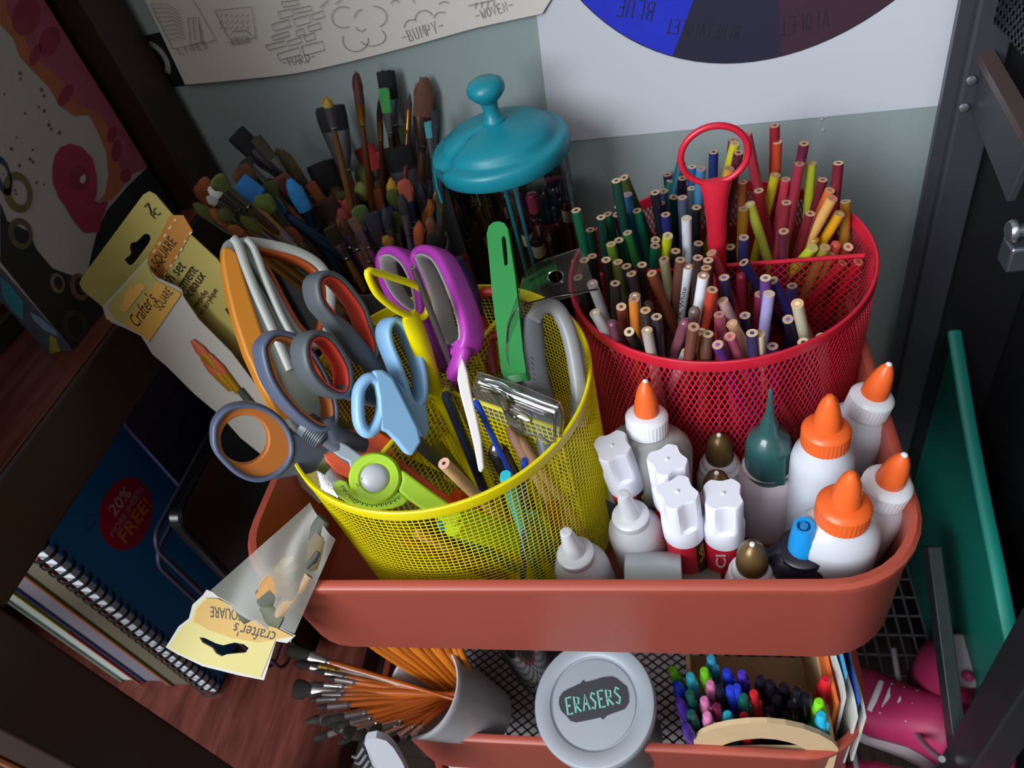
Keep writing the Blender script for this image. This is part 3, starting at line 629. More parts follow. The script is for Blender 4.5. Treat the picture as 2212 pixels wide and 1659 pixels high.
PENCILS=[
((0.2395,0.2305,0.1074),(0.2457,0.2316,-0.0955),'green','0f5a43','1a1a1a','B'),
((0.2449,0.2454,0.0803),(0.2378,0.243,-0.0955),'dark green','0d4a3c','1a1a1a','B'),
((0.2568,0.2642,0.0799),(0.2701,0.2577,-0.0955),'green','0f5a43','1a1a1a','B'),
((0.264,0.2833,0.0738),(0.3051,0.2723,-0.0955),'navy blue','1c2348','15152a','B'),
((0.2645,0.2578,0.0826),(0.2879,0.2748,-0.0955),'dusky violet','2c2848','4a4458','B'),
((0.2731,0.269,0.0914),(0.2767,0.2788,-0.0955),'blue','2c6490','3c84d8','B'),
((0.2716,0.2751,0.1021),(0.3127,0.3034,-0.0955),'olive green','3c4a22','2a3018','B'),
((0.2679,0.2507,0.1144),(0.274,0.2512,-0.0955),'dark green','123c30','1a2a20','B'),
((0.2787,0.2642,0.0797),(0.294,0.2703,-0.0955),'green','186a50','2a4a2a','B'),
((0.2963,0.2698,0.0797),(0.3168,0.2691,-0.0955),'navy blue','1c2040','15152a','B'),
((0.2994,0.2531,0.0805),(0.2996,0.2529,-0.0955),'indigo blue','26286a','1c2050','B'),
((0.3042,0.3186,0.0685),(0.2563,0.2765,-0.0955),'green','16604a','2a5a30','B'),
((0.3056,0.2924,0.0698),(0.288,0.3064,-0.0955),'dark green','0f4a40','151515','B'),
((0.313,0.3027,0.079),(0.2956,0.3063,-0.0955),'black','1a1828','121212','B'),
((0.3121,0.2636,0.0864),(0.3056,0.2605,-0.0955),'slate grey','4a5468','3a64a0','B'),
((0.3195,0.2911,0.0763),(0.3156,0.2845,-0.0955),'slate grey','4c5a68','5a6470','B'),
((0.3213,0.2577,0.0803),(0.3136,0.2581,-0.0955),'black','191820','4a3830','B'),
((0.3262,0.2694,0.1041),(0.3054,0.2848,-0.0955),'light blue','3a78a0','3c78d0','B'),
((0.3372,0.3102,0.0932),(0.3275,0.3115,-0.0955),'navy blue','20306a','1a1a24','B'),
((0.3209,0.3058,0.0858),(0.3116,0.2925,-0.0955),'blue','285890','2c4c80','B'),
((0.3133,0.3165,0.0852),(0.2561,0.2691,-0.0955),'blue','1f5a70','1f4a60','B'),
((0.3012,0.3614,0.05),(0.3012,0.3614,-0.0955),'navy blue','1a2440','1a1a30','B'),
((0.2932,0.2613,0.0947),(0.3005,0.266,-0.0955),'black','191c24','15151a','B'),
((0.2547,0.2397,0.0934),(0.2482,0.2391,-0.0955),'dark green','12382c','1a1a1a','B'),
((0.2537,0.2494,0.0804),(0.2539,0.2448,-0.0955),'dark green','103428','1a1a1a','B'),
((0.2989,0.2767,0.0857),(0.2856,0.2876,-0.0955),'blue','2a5078','2a4a70','B'),
((0.2719,0.2379,0.079),(0.2944,0.2411,-0.0955),'green','2a6a30','3a8a30','B'),
((0.2655,0.2341,0.0761),(0.2654,0.2458,-0.0955),'dark green','123a28','141414','B'),
((0.2606,0.2242,0.0803),(0.2651,0.2312,-0.0955),'lime green','6a8a2c','3c9a4a','B'),
((0.291,0.2248,0.0744),(0.2679,0.2381,-0.0955),'dark green','12543c','1a2a20','B'),
((0.2912,0.2357,0.0717),(0.2702,0.2758,-0.0955),'dark green','2c3a28','3a4a30','B'),
((0.3003,0.2269,0.0801),(0.2702,0.2681,-0.0955),'yellow','c8cc20','7a9a30','B'),
((0.3047,0.2243,0.0683),(0.2808,0.2361,-0.0955),'black','2a2422','4a2c20','B'),
((0.3208,0.2297,0.0687),(0.2965,0.2333,-0.0955),'black','22222a','3a3c44','B'),
((0.2477,0.212,0.0805),(0.2443,0.2096,-0.0955),'black','241f1e','7a4a38','L'),
((0.2579,0.2045,0.0815),(0.2548,0.215,-0.0955),'black','221c1c','6a4034','L'),
((0.2659,0.202,0.0804),(0.2713,0.2031,-0.0955),'olive green','4e4c26','8a6a48','L'),
((0.272,0.1949,0.0813),(0.2846,0.1944,-0.0955),'black','1c191c','18181a','L'),
((0.275,0.1894,0.0787),(0.2895,0.1922,-0.0955),'dark brown','302428','7a4638','L'),
((0.2819,0.2019,0.076),(0.2722,0.2113,-0.0955),'maroon','3c2426','6a3830','L'),
((0.2885,0.1906,0.0764),(0.3256,0.1982,-0.0955),'brown','7a3e26','8a4c34','L'),
((0.2966,0.2135,0.0703),(0.3052,0.2161,-0.0955),'cream','b0a67e','4a4020','L'),
((0.3077,0.1994,0.0785),(0.2813,0.2022,-0.0955),'brown','6e4438','5a3828','L'),
((0.3138,0.2455,0.0804),(0.3077,0.2457,-0.0955),'white','d6dae2','c8c8cc','B'),
((0.3125,0.2051,0.068),(0.284,0.2097,-0.0955),'lettered white','dcdfe6','f0f0f4','L'),
((0.3214,0.1728,0.0839),(0.2939,0.1859,-0.0955),'white','dcdfe6','f0f0f4','L'),
((0.3191,0.198,0.0798),(0.3053,0.2062,-0.0955),'dark brown','3c2a28','4a3430','L'),
((0.3255,0.1936,0.0801),(0.3149,0.187,-0.0955),'brown','5a3430','5a3830','L'),
((0.3238,0.1862,0.0797),(0.312,0.1751,-0.0955),'brown','6a3a30','7a4a38','L'),
((0.3281,0.2017,0.0799),(0.3765,0.2041,-0.0955),'coral red','b83c44','c86058','R'),
((0.3262,0.1661,0.0771),(0.2923,0.172,-0.0955),'brick red','b03e2c','6a4428','L'),
((0.2284,0.2518,0.05),(0.251,0.2518,-0.0955),'tan orange','b0703a','8a5a34','L'),
((0.2437,0.2,0.0864),(0.2388,0.1989,-0.0955),'black','2a2624','4a4038','L'),
((0.2389,0.1892,0.0803),(0.2476,0.1916,-0.0955),'black','1f1d1f','30302c','L'),
((0.2485,0.1853,0.0772),(0.2654,0.2147,-0.0955),'white','dde0e4','e8e8ea','L'),
((0.2504,0.1608,0.0717),(0.2901,0.1794,-0.0955),'white','dde0e4','f0f0f0','L'),
((0.2645,0.1792,0.0799),(0.2502,0.1786,-0.0955),'dark brown','2c2424','201c1c','L'),
((0.2772,0.1689,0.076),(0.2685,0.1868,-0.0955),'white','d8d8dc','f4f4f4','L'),
((0.2771,0.1611,0.0794),(0.2656,0.1588,-0.0955),'orange','d0782c','a86038','L'),
((0.268,0.163,0.0727),(0.2629,0.1993,-0.0955),'maroon','7e382e','843c34','L'),
((0.2845,0.146,0.082),(0.2865,0.1495,-0.0955),'dark brown','332a28','6e4438','L'),
((0.2841,0.1787,0.062),(0.2843,0.1863,-0.0955),'round-ended brown','5a3a32','','L'),
((0.2911,0.1409,0.0803),(0.2887,0.1419,-0.0955),'black','262028','2c2c34','L'),
((0.2734,0.1383,0.0721),(0.2977,0.1972,-0.0955),'black','1f1c20','2a2e34','L'),
((0.2848,0.1342,0.0759),(0.2932,0.1339,-0.0955),'grey','a89c94','f0ece4','L'),
((0.3088,0.1397,0.0768),(0.2639,0.1774,-0.0955),'round-ended maroon','74404e','','L'),
((0.2623,0.1487,0.0739),(0.2713,0.1505,-0.0955),'round-ended maroon','663646','','L'),
((0.3077,0.1426,0.0463),(0.2624,0.1715,-0.0955),'white','dfe2e8','f0f0f0','L'),
((0.317,0.1345,0.0705),(0.3167,0.1378,-0.0955),'orange','a4561e','8a5a38','L'),
((0.3128,0.1193,0.0885),(0.2902,0.1571,-0.0955),'brown','6a4030','4a3228','L'),
((0.3147,0.1523,0.0753),(0.291,0.1646,-0.0955),'round-ended grey brown','6c5852','','L'),
((0.3208,0.1261,0.0759),(0.3068,0.1311,-0.0955),'brown','5e3c30','6a4638','L'),
((0.3341,0.1741,0.0797),(0.351,0.1743,-0.0955),'dark violet','2a2444','5a54c0','R'),
((0.3491,0.2055,0.0663),(0.4175,0.2171,-0.0955),'navy blue','242450','1c1c24','R'),
((0.3482,0.2149,0.05),(0.3482,0.2149,-0.0955),'round-ended crimson','b0304a','','R'),
((0.3587,0.1691,0.08),(0.3635,0.1811,-0.0955),'purple','603a78','6a4a80','R'),
((0.3646,0.1798,0.0688),(0.4245,0.1994,-0.0955),'indigo blue','3a3480','34304c','R'),
((0.3792,0.1958,0.05),(0.3792,0.1958,-0.0955),'violet','453870','403864','R'),
((0.3579,0.1903,0.05),(0.3579,0.1903,-0.0955),'crimson','9c3254','e04048','R'),
((0.3586,0.1515,0.0816),(0.3452,0.1554,-0.0955),'lavender','9c94c4','b0a8d0','R'),
((0.3743,0.1463,0.0762),(0.4091,0.1956,-0.0955),'cream','ccc6a6','f4c8a8','R'),
((0.3869,0.1947,0.0182),(0.4242,0.2083,-0.0955),'peach','b07c60','f0b8a8','R'),
((0.3706,0.1531,0.0582),(0.4051,0.2056,-0.0955),'dark violet','241f3a','5c58c0','R'),
((0.3451,0.1562,0.0617),(0.3589,0.1675,-0.0955),'dark violet','221d38','5450b0','R'),
((0.3323,0.1656,0.0679),(0.3838,0.1706,-0.0955),'pale pink','cca2a4','b08078','R'),
((0.3289,0.1455,0.0737),(0.3451,0.1365,-0.0955),'pink','a04a60','a83880','R'),
((0.3303,0.1601,0.0563),(0.3388,0.1595,-0.0955),'pink','b8485c','c84460','R'),
((0.3309,0.1708,0.0375),(0.3235,0.2256,-0.0955),'coral red','d0404a','d84848','R'),
((0.3359,0.141,0.0694),(0.396,0.1544,-0.0955),'peach','d8a080','f4b0a0','R'),
((0.3336,0.1273,0.0713),(0.3731,0.1635,-0.0955),'pink','b45674','c03464','R'),
((0.3261,0.1195,0.0725),(0.3631,0.157,-0.0955),'purple','4c2468','84409c','R'),
((0.346,0.1233,0.0762),(0.3549,0.129,-0.0955),'navy blue','2c2850','343070','R'),
((0.3506,0.1317,0.0675),(0.3533,0.1367,-0.0955),'cream','dccfac','f0bc90','R'),
((0.3589,0.1317,0.0563),(0.3666,0.1353,-0.0955),'violet','3c2454','342c70','R'),
((0.34,0.1558,0.0217),(0.3483,0.165,-0.0955),'cream','c8b090','b03048','R'),
((0.377,0.1342,0.0551),(0.4072,0.179,-0.0955),'dark violet','2c2840','343058','R'),
((0.3886,0.1407,0.0523),(0.4107,0.1685,-0.0955),'grey','8a8478','6a6460','R'),
((0.3841,0.1473,0.0415),(0.4036,0.1871,-0.0955),'peach','c09878','c89878','R'),
((0.3787,0.2966,0.1145),(0.3814,0.2984,-0.0955),'red','98222e','7a3038','B'),
((0.3819,0.3048,0.0973),(0.3791,0.3041,-0.0955),'orange','c0482a','b04038','B'),
((0.3966,0.2828,0.105),(0.3768,0.292,-0.0955),'maroon','66223a','6a3438','B'),
((0.3936,0.2779,0.0926),(0.3767,0.2863,-0.0955),'crimson','a43248','a0404c','B'),
((0.4031,0.2871,0.0865),(0.4027,0.2848,-0.0955),'lime yellow','b4bc30','9aa838','B'),
((0.4178,0.2712,0.0931),(0.4155,0.2584,-0.0955),'dark red','741e30','6c3438','B'),
((0.4098,0.2778,0.0775),(0.3848,0.2806,-0.0955),'dark red','70222e','a03840','B'),
((0.3783,0.2827,0.0835),(0.3486,0.2971,-0.0955),'yellow','c4b420','c8b830','B'),
((0.3856,0.2834,0.0783),(0.3692,0.2906,-0.0955),'rose red','c03a50','d04050','B'),
((0.3657,0.2709,0.0795),(0.3823,0.2713,-0.0955),'red','9c222e','a04048','B'),
((0.356,0.2863,0.0789),(0.352,0.2844,-0.0955),'brown','96542e','7a5840','B'),
((0.3583,0.2817,0.1186),(0.3978,0.2705,-0.0955),'red','a43040','904048','B'),
((0.3516,0.3137,0.099),(0.3298,0.3031,-0.0955),'maroon','6c2838','7c3a40','B'),
((0.3512,0.2906,0.1082),(0.3043,0.3105,-0.0955),'yellow','c8c02c','a8a038','B'),
((0.3527,0.2812,0.106),(0.3191,0.2933,-0.0955),'maroon','5a2434','3a2020','B'),
((0.3456,0.2713,0.1002),(0.3095,0.2782,-0.0955),'amber','d0962c','b88830','B'),
((0.3793,0.2353,0.0898),(0.3617,0.2345,-0.0955),'dark red','7a2430','804038','B'),
((0.3587,0.2627,0.0744),(0.4031,0.2653,-0.0955),'lime yellow','c4c848','ecec50','B'),
((0.4126,0.2646,0.0765),(0.3689,0.2831,-0.0955),'orange','d0662a','d05a3a','B'),
((0.4102,0.2449,0.0827),(0.3511,0.2668,-0.0955),'tan orange','d49c5c','e85848','B'),
((0.4152,0.242,0.0716),(0.3599,0.2682,-0.0955),'amber','d49818','d8c828','B'),
((0.4218,0.2569,0.0708),(0.4264,0.2272,-0.0955),'ochre','a06c20','a08040','B'),
((0.3954,0.2379,0.0772),(0.3645,0.2458,-0.0955),'dark red','701c28','7c3838','B'),
((0.3766,0.2235,0.0752),(0.3816,0.2438,-0.0955),'maroon','562432','703c34','B'),
((0.3529,0.2484,0.0803),(0.3449,0.2497,-0.0955),'amber','b07820','a87830','B'),
((0.4003,0.2394,0.0562),(0.3616,0.2596,-0.0955),'round-ended ochre','b88a30','','B'),
((0.3956,0.2207,0.0614),(0.3344,0.288,-0.0955),'lime yellow','aec02c','94bc28','B'),
((0.4036,0.222,0.0597),(0.3757,0.2556,-0.0955),'olive green','8a8434','a0902c','B'),
((0.413,0.2328,0.0548),(0.399,0.2581,-0.0955),'round-ended coral','d05a44','','B'),
((0.4213,0.2343,0.0486),(0.3901,0.2935,-0.0955),'coral red','a04438','b84c40','B'),
((0.3422,0.2297,0.0627),(0.3569,0.2484,-0.0955),'black','201a1c','4a3c30','B'),
((0.3507,0.2222,0.0747),(0.3499,0.2385,-0.0955),'navy blue','242c5a','34406a','B'),
((0.4085,0.2274,0.0482),(0.383,0.2627,-0.0955),'amber','a08040','987850','B'),
((0.4162,0.2236,0.0435),(0.336,0.2281,-0.0955),'red','a01c24','903030','B'),
((0.427,0.226,0.0409),(0.3871,0.2489,-0.0955),'red','b01c24','a03030','B'),
]
BRUSHES=[
((-0.0261,0.2993,0.1735),(0.0773,0.3246,-0.0955),0.016,0.0119,'flat','1a1c2c','5a5460','4a3020','wide black flat'),
((-0.0125,0.3007,0.1663),(0.0647,0.297,-0.0955),0.0183,0.007,'flat','3a3626','787878','5a4020','dark olive flat'),
((-0.007,0.3133,0.1489),(0.0397,0.3241,-0.0955),0.0254,0.0098,'filbert','54462a','6e7668','6a4a28','tan brown filbert'),
((0.0113,0.3365,0.1205),(0.0257,0.3052,-0.0955),0.021,0.0173,'flat','14161f','202024','302018','ragged black flat'),
((0.0405,0.3381,0.1658),(0.0137,0.2971,-0.0955),0.0178,0.0168,'flat','171a28','8c8c94','602818','large black flat'),
((0.072,0.3392,0.1881),(0.017,0.2796,-0.0955),0.0215,0.0057,'round','4a241c','b07c34','5a2c1a','tall brown pointed'),
((0.0744,0.3591,0.1578),(0.0136,0.2918,-0.0955),0.0164,0.0037,'round','4a2c24','b47c34','5a2c1a','small brown pointed'),
((0.0877,0.3594,0.1774),(0.043,0.33,-0.0955),0.0202,0.0106,'flat','1c2030','7a8088','3a2418','angled black flat'),
((0.0855,0.3489,0.1684),(0.0356,0.3279,-0.0955),0.018,0.0061,'flat','46a050','8a9094','3a2418','bright green flat'),
((0.1004,0.3636,0.1556),(0.0167,0.2794,-0.0955),0.0121,0.0033,'round','3c241c','a87434','5a2c1a','thin brown pointed'),
((0.1165,0.363,0.1657),(0.0345,0.3116,-0.0955),0.0284,0.0122,'angle','5a3424','5a4a40','3a2418','angular brown'),
((0.106,0.3617,0.1392),(0.0434,0.316,-0.0955),0.0209,0.0105,'round','1b1e2c','85858c','3a2418','black mop'),
((0.0629,0.2924,0.1903),(0.0136,0.2866,-0.0955),0.0058,0.0056,'round','94712a','808080','604020','mustard'),
((0.0222,0.3462,0.1612),(0.0339,0.3281,-0.0955),0.0127,0.0031,'round','242024','6a6a70','402820','thin black'),
((0.0464,0.3567,0.1195),(0.0768,0.3259,-0.0955),0.0198,0.0131,'flat','a82c2e','606068','402820','red flat'),
((0.0653,0.3541,0.1143),(0.0475,0.3395,-0.0955),0.0153,0.0109,'flat','963432','606068','402820','dull red flat'),
((0.0809,0.3461,0.1196),(0.0646,0.3391,-0.0955),0.0195,0.0184,'flat','14141e','9090a0','281c1c','wide black short flat'),
((0.0407,0.3497,0.1061),(0.036,0.318,-0.0955),0.016,0.0121,'round','5c6a2a','606858','302420','olive mop'),
((0.0436,0.3283,0.1021),(0.0355,0.3173,-0.0955),0.0144,0.0097,'round','6c7034','707868','302420','light olive mop'),
((0.0492,0.3483,0.0894),(0.0239,0.2804,-0.0955),0.0214,0.009,'filbert','423c22','77757a','40342c','dark olive filbert'),
((0.0727,0.3272,0.1013),(0.0397,0.3012,-0.0955),0.0193,0.0062,'filbert','b4861f','44404a','2c2430','mustard yellow filbert'),
((0.0876,0.317,0.1038),(0.0763,0.304,-0.0955),0.0181,0.0094,'fan','a44c38','4a6a88','3c6288','orange red fan'),
((0.1009,0.3191,0.0999),(0.0638,0.3246,-0.0955),0.0156,0.0065,'round','171620','80747c','6a6068','black round'),
((0.1002,0.343,0.0872),(0.0863,0.2679,-0.0955),0.0144,0.0068,'round','151520','7c7078','6a6068','black round'),
((0.1202,0.3177,0.1036),(0.0718,0.2875,-0.0955),0.0139,0.0057,'round','1c1a20','8a7850','4a3c30','dark'),
((-0.0475,0.2548,0.1583),(0.0868,0.3312,-0.0955),0.0094,0.0111,'fan','8a4626','605848','40281c','rust brown fan'),
((-0.0248,0.2337,0.1637),(0.0691,0.2991,-0.0955),0.009,0.0057,'filbert','d8d4d0','605850','302420','white filbert'),
((-0.0339,0.2379,0.1545),(0.0965,0.2853,-0.0955),0.0074,0.0047,'filbert','a8a4a0','605850','302420','grey white filbert'),
((-0.0294,0.2512,0.1512),(0.0822,0.2771,-0.0955),0.0118,0.0144,'round','78762a','686858','40301c','large olive yellow mop'),
((-0.0102,0.2254,0.1741),(0.0485,0.3062,-0.0955),0.0108,0.0099,'fan','56622a','606050','40301c','olive fan'),
((-0.0305,0.2783,0.1424),(0.0893,0.3288,-0.0955),0.0165,0.0116,'flat','2e78c0','2a4a6a','1c3450','bright blue flat'),
((-0.0009,0.3004,0.1277),(0.0172,0.2854,-0.0955),0.0268,0.0093,'filbert','3088cc','2a4a6a','1c3450','tall bright blue'),
((-0.0092,0.279,0.1381),(0.0458,0.2613,-0.0955),0.0119,0.011,'fan','44501e','606858','40301c','dark olive fan'),
((-0.0089,0.258,0.1395),(0.0558,0.2758,-0.0955),0.0149,0.0137,'round','60702a','606858','40301c','olive mop'),
((-0.024,0.2509,0.1304),(0.0877,0.2834,-0.0955),0.0155,0.0148,'round','5a6a28','787870','40301c','large olive mop'),
((-0.0289,0.2348,0.1437),(0.0895,0.3002,-0.0955),0.0103,0.0086,'filbert','4a4a28','606858','40301c','dull olive filbert'),
((-0.0216,0.2259,0.134),(0.1002,0.3044,-0.0955),0.0102,0.0065,'filbert','9a5226','8a6840','a8702c','orange filbert'),
((-0.005,0.2388,0.1398),(0.0781,0.2779,-0.0955),0.0258,0.0081,'filbert','8a6428','a0a09c','c8902c','ochre filbert'),
((-0.0143,0.2705,0.1303),(0.0518,0.2815,-0.0955),0.0199,0.0105,'filbert','7a4a28','808078','b07c2c','tan filbert'),
((-0.0083,0.2774,0.1193),(0.0483,0.2699,-0.0955),0.0253,0.0133,'filbert','9a4424','a8a8a4','c8902c','rust red filbert'),
((0.0009,0.2946,0.0998),(0.0303,0.2921,-0.0955),0.0236,0.0191,'flat','443420','8c8088','7a3a5a','wide brown flat'),
((0.001,0.2786,0.1064),(0.0255,0.2827,-0.0955),0.0243,0.0083,'filbert','6c6026','8c8c88','c8902c','narrow olive filbert'),
((0.0212,0.2979,0.1056),(0.0367,0.3092,-0.0955),0.0171,0.0147,'flat','3c2020','8c707c','7a3a68','dark maroon flat'),
((0.0258,0.3068,0.0988),(0.0453,0.3057,-0.0955),0.0131,0.0085,'fan','c4483a','8a7078','8a4a78','coral red fan'),
((0.0407,0.3008,0.1021),(0.0225,0.3205,-0.0955),0.0133,0.0084,'fan','a63a2c','8a7078','8a4a78','brick red fan'),
((0.0131,0.3108,0.1038),(0.0195,0.3125,-0.0955),0.0122,0.0066,'filbert','b25c2c','808080','a06828','orange filbert'),
((0.0004,0.2863,0.1381),(0.0196,0.3195,-0.0955),0.0158,0.0121,'fan','6c3226','606060','40281c','dark red fan'),
((-0.0168,0.2662,0.1599),(0.0433,0.2933,-0.0955),0.0161,0.0125,'fan','583a20','606060','40281c','brown fan'),
((-0.0198,0.2814,0.1584),(0.0693,0.2888,-0.0955),0.007,0.0099,'fan','2c2c20','606060','302018','blackish fan'),
((-0.0307,0.2979,0.1384),(0.0672,0.2903,-0.0955),0.014,0.0103,'round','4c3018','606058','302018','dark brown mop'),
((0.0042,0.3171,0.1086),(0.0278,0.327,-0.0955),0.0162,0.0119,'fan','301c16','606060','302018','blackish brown fan'),
((0.0181,0.3295,0.1004),(0.0295,0.318,-0.0955),0.0131,0.0121,'round','3c1f14','606060','302018','dark rust mop'),
((0.036,0.3153,0.1013),(0.0601,0.2906,-0.0955),0.0134,0.0107,'round','421f14','606060','302018','dark rust mop'),
((0.0559,0.2829,0.104),(0.0634,0.3025,-0.0955),0.0134,0.0102,'fan','4c6434','8a8a80','7a3a68','green tinted fan'),
((0.0546,0.2696,0.1021),(0.0735,0.2713,-0.0955),0.0109,0.0062,'flat','6c5040','9a80a0','8a3a80','brown flat'),
((0.0301,0.3448,0.1031),(0.0322,0.3318,-0.0955),0.0145,0.0066,'flat','9aa0a8','707478','303030','pale grey flat'),
((0.0782,0.2823,0.1011),(0.0615,0.2543,-0.0955),0.0168,0.0081,'round','1c1e2c','706c7c','3c3848','blue black mop'),
((0.0761,0.3012,0.0906),(0.0347,0.3339,-0.0955),0.0209,0.0073,'round','1e2434','706c7c','3c3848','blue black mop'),
((0.0896,0.2971,0.1019),(0.0689,0.2598,-0.0955),0.0159,0.0072,'filbert','201a1c','888890','504858','black filbert'),
((0.0703,0.2728,0.1024),(0.054,0.2823,-0.0955),0.0133,0.009,'flat','2c2838','60586c','50405c','dark violet flat'),
((0.0431,0.2745,0.0993),(0.0356,0.3111,-0.0955),0.0144,0.0072,'filbert','4a2c1c','98808c','b8802c','brown filbert'),
((0.0005,0.2587,0.11),(0.0564,0.2751,-0.0955),0.0168,0.0081,'filbert','7a3c20','90908c','c8902c','brown filbert'),
((-0.0088,0.2482,0.1148),(0.065,0.3039,-0.0955),0.01,0.006,'filbert','b05c24','90908c','c8902c','orange filbert'),
((-0.018,0.235,0.1227),(0.0939,0.3048,-0.0955),0.0111,0.0068,'filbert','7a5024','90908c','c8902c','tan filbert'),
((0.0348,0.2655,0.0993),(0.0197,0.3145,-0.0955),0.0182,0.0081,'flat','3a2a24','9c909c','c08430','dark brown flat'),
((0.039,0.286,0.1033),(0.0637,0.2648,-0.0955),0.0111,0.0072,'filbert','7a2c20','8a7888','8a4a78','dark red filbert'),
((0.0029,0.2911,0.1114),(0.0138,0.3089,-0.0955),0.0176,0.0084,'filbert','3a3018','707068','604020','dark brown filbert'),
((-0.0284,0.2593,0.1416),(0.073,0.2867,-0.0955),0.0113,0.0108,'fan','4e3c1e','606058','302018','brown fan'),
((0.084,0.356,0.1323),(0.0523,0.3313,-0.0955),0.0155,0.0096,'fan','2a3a22','606060','302018','dark green fan'),
((0.1271,0.3333,0.1503),(0.0629,0.3185,-0.0955),0.0111,0.005,'flat','20242c','606870','302018','black flat'),
((0.1171,0.3393,0.1395),(0.0813,0.2967,-0.0955),0.0119,0.0056,'flat','3e8a96','708084','305058','teal flat'),
]
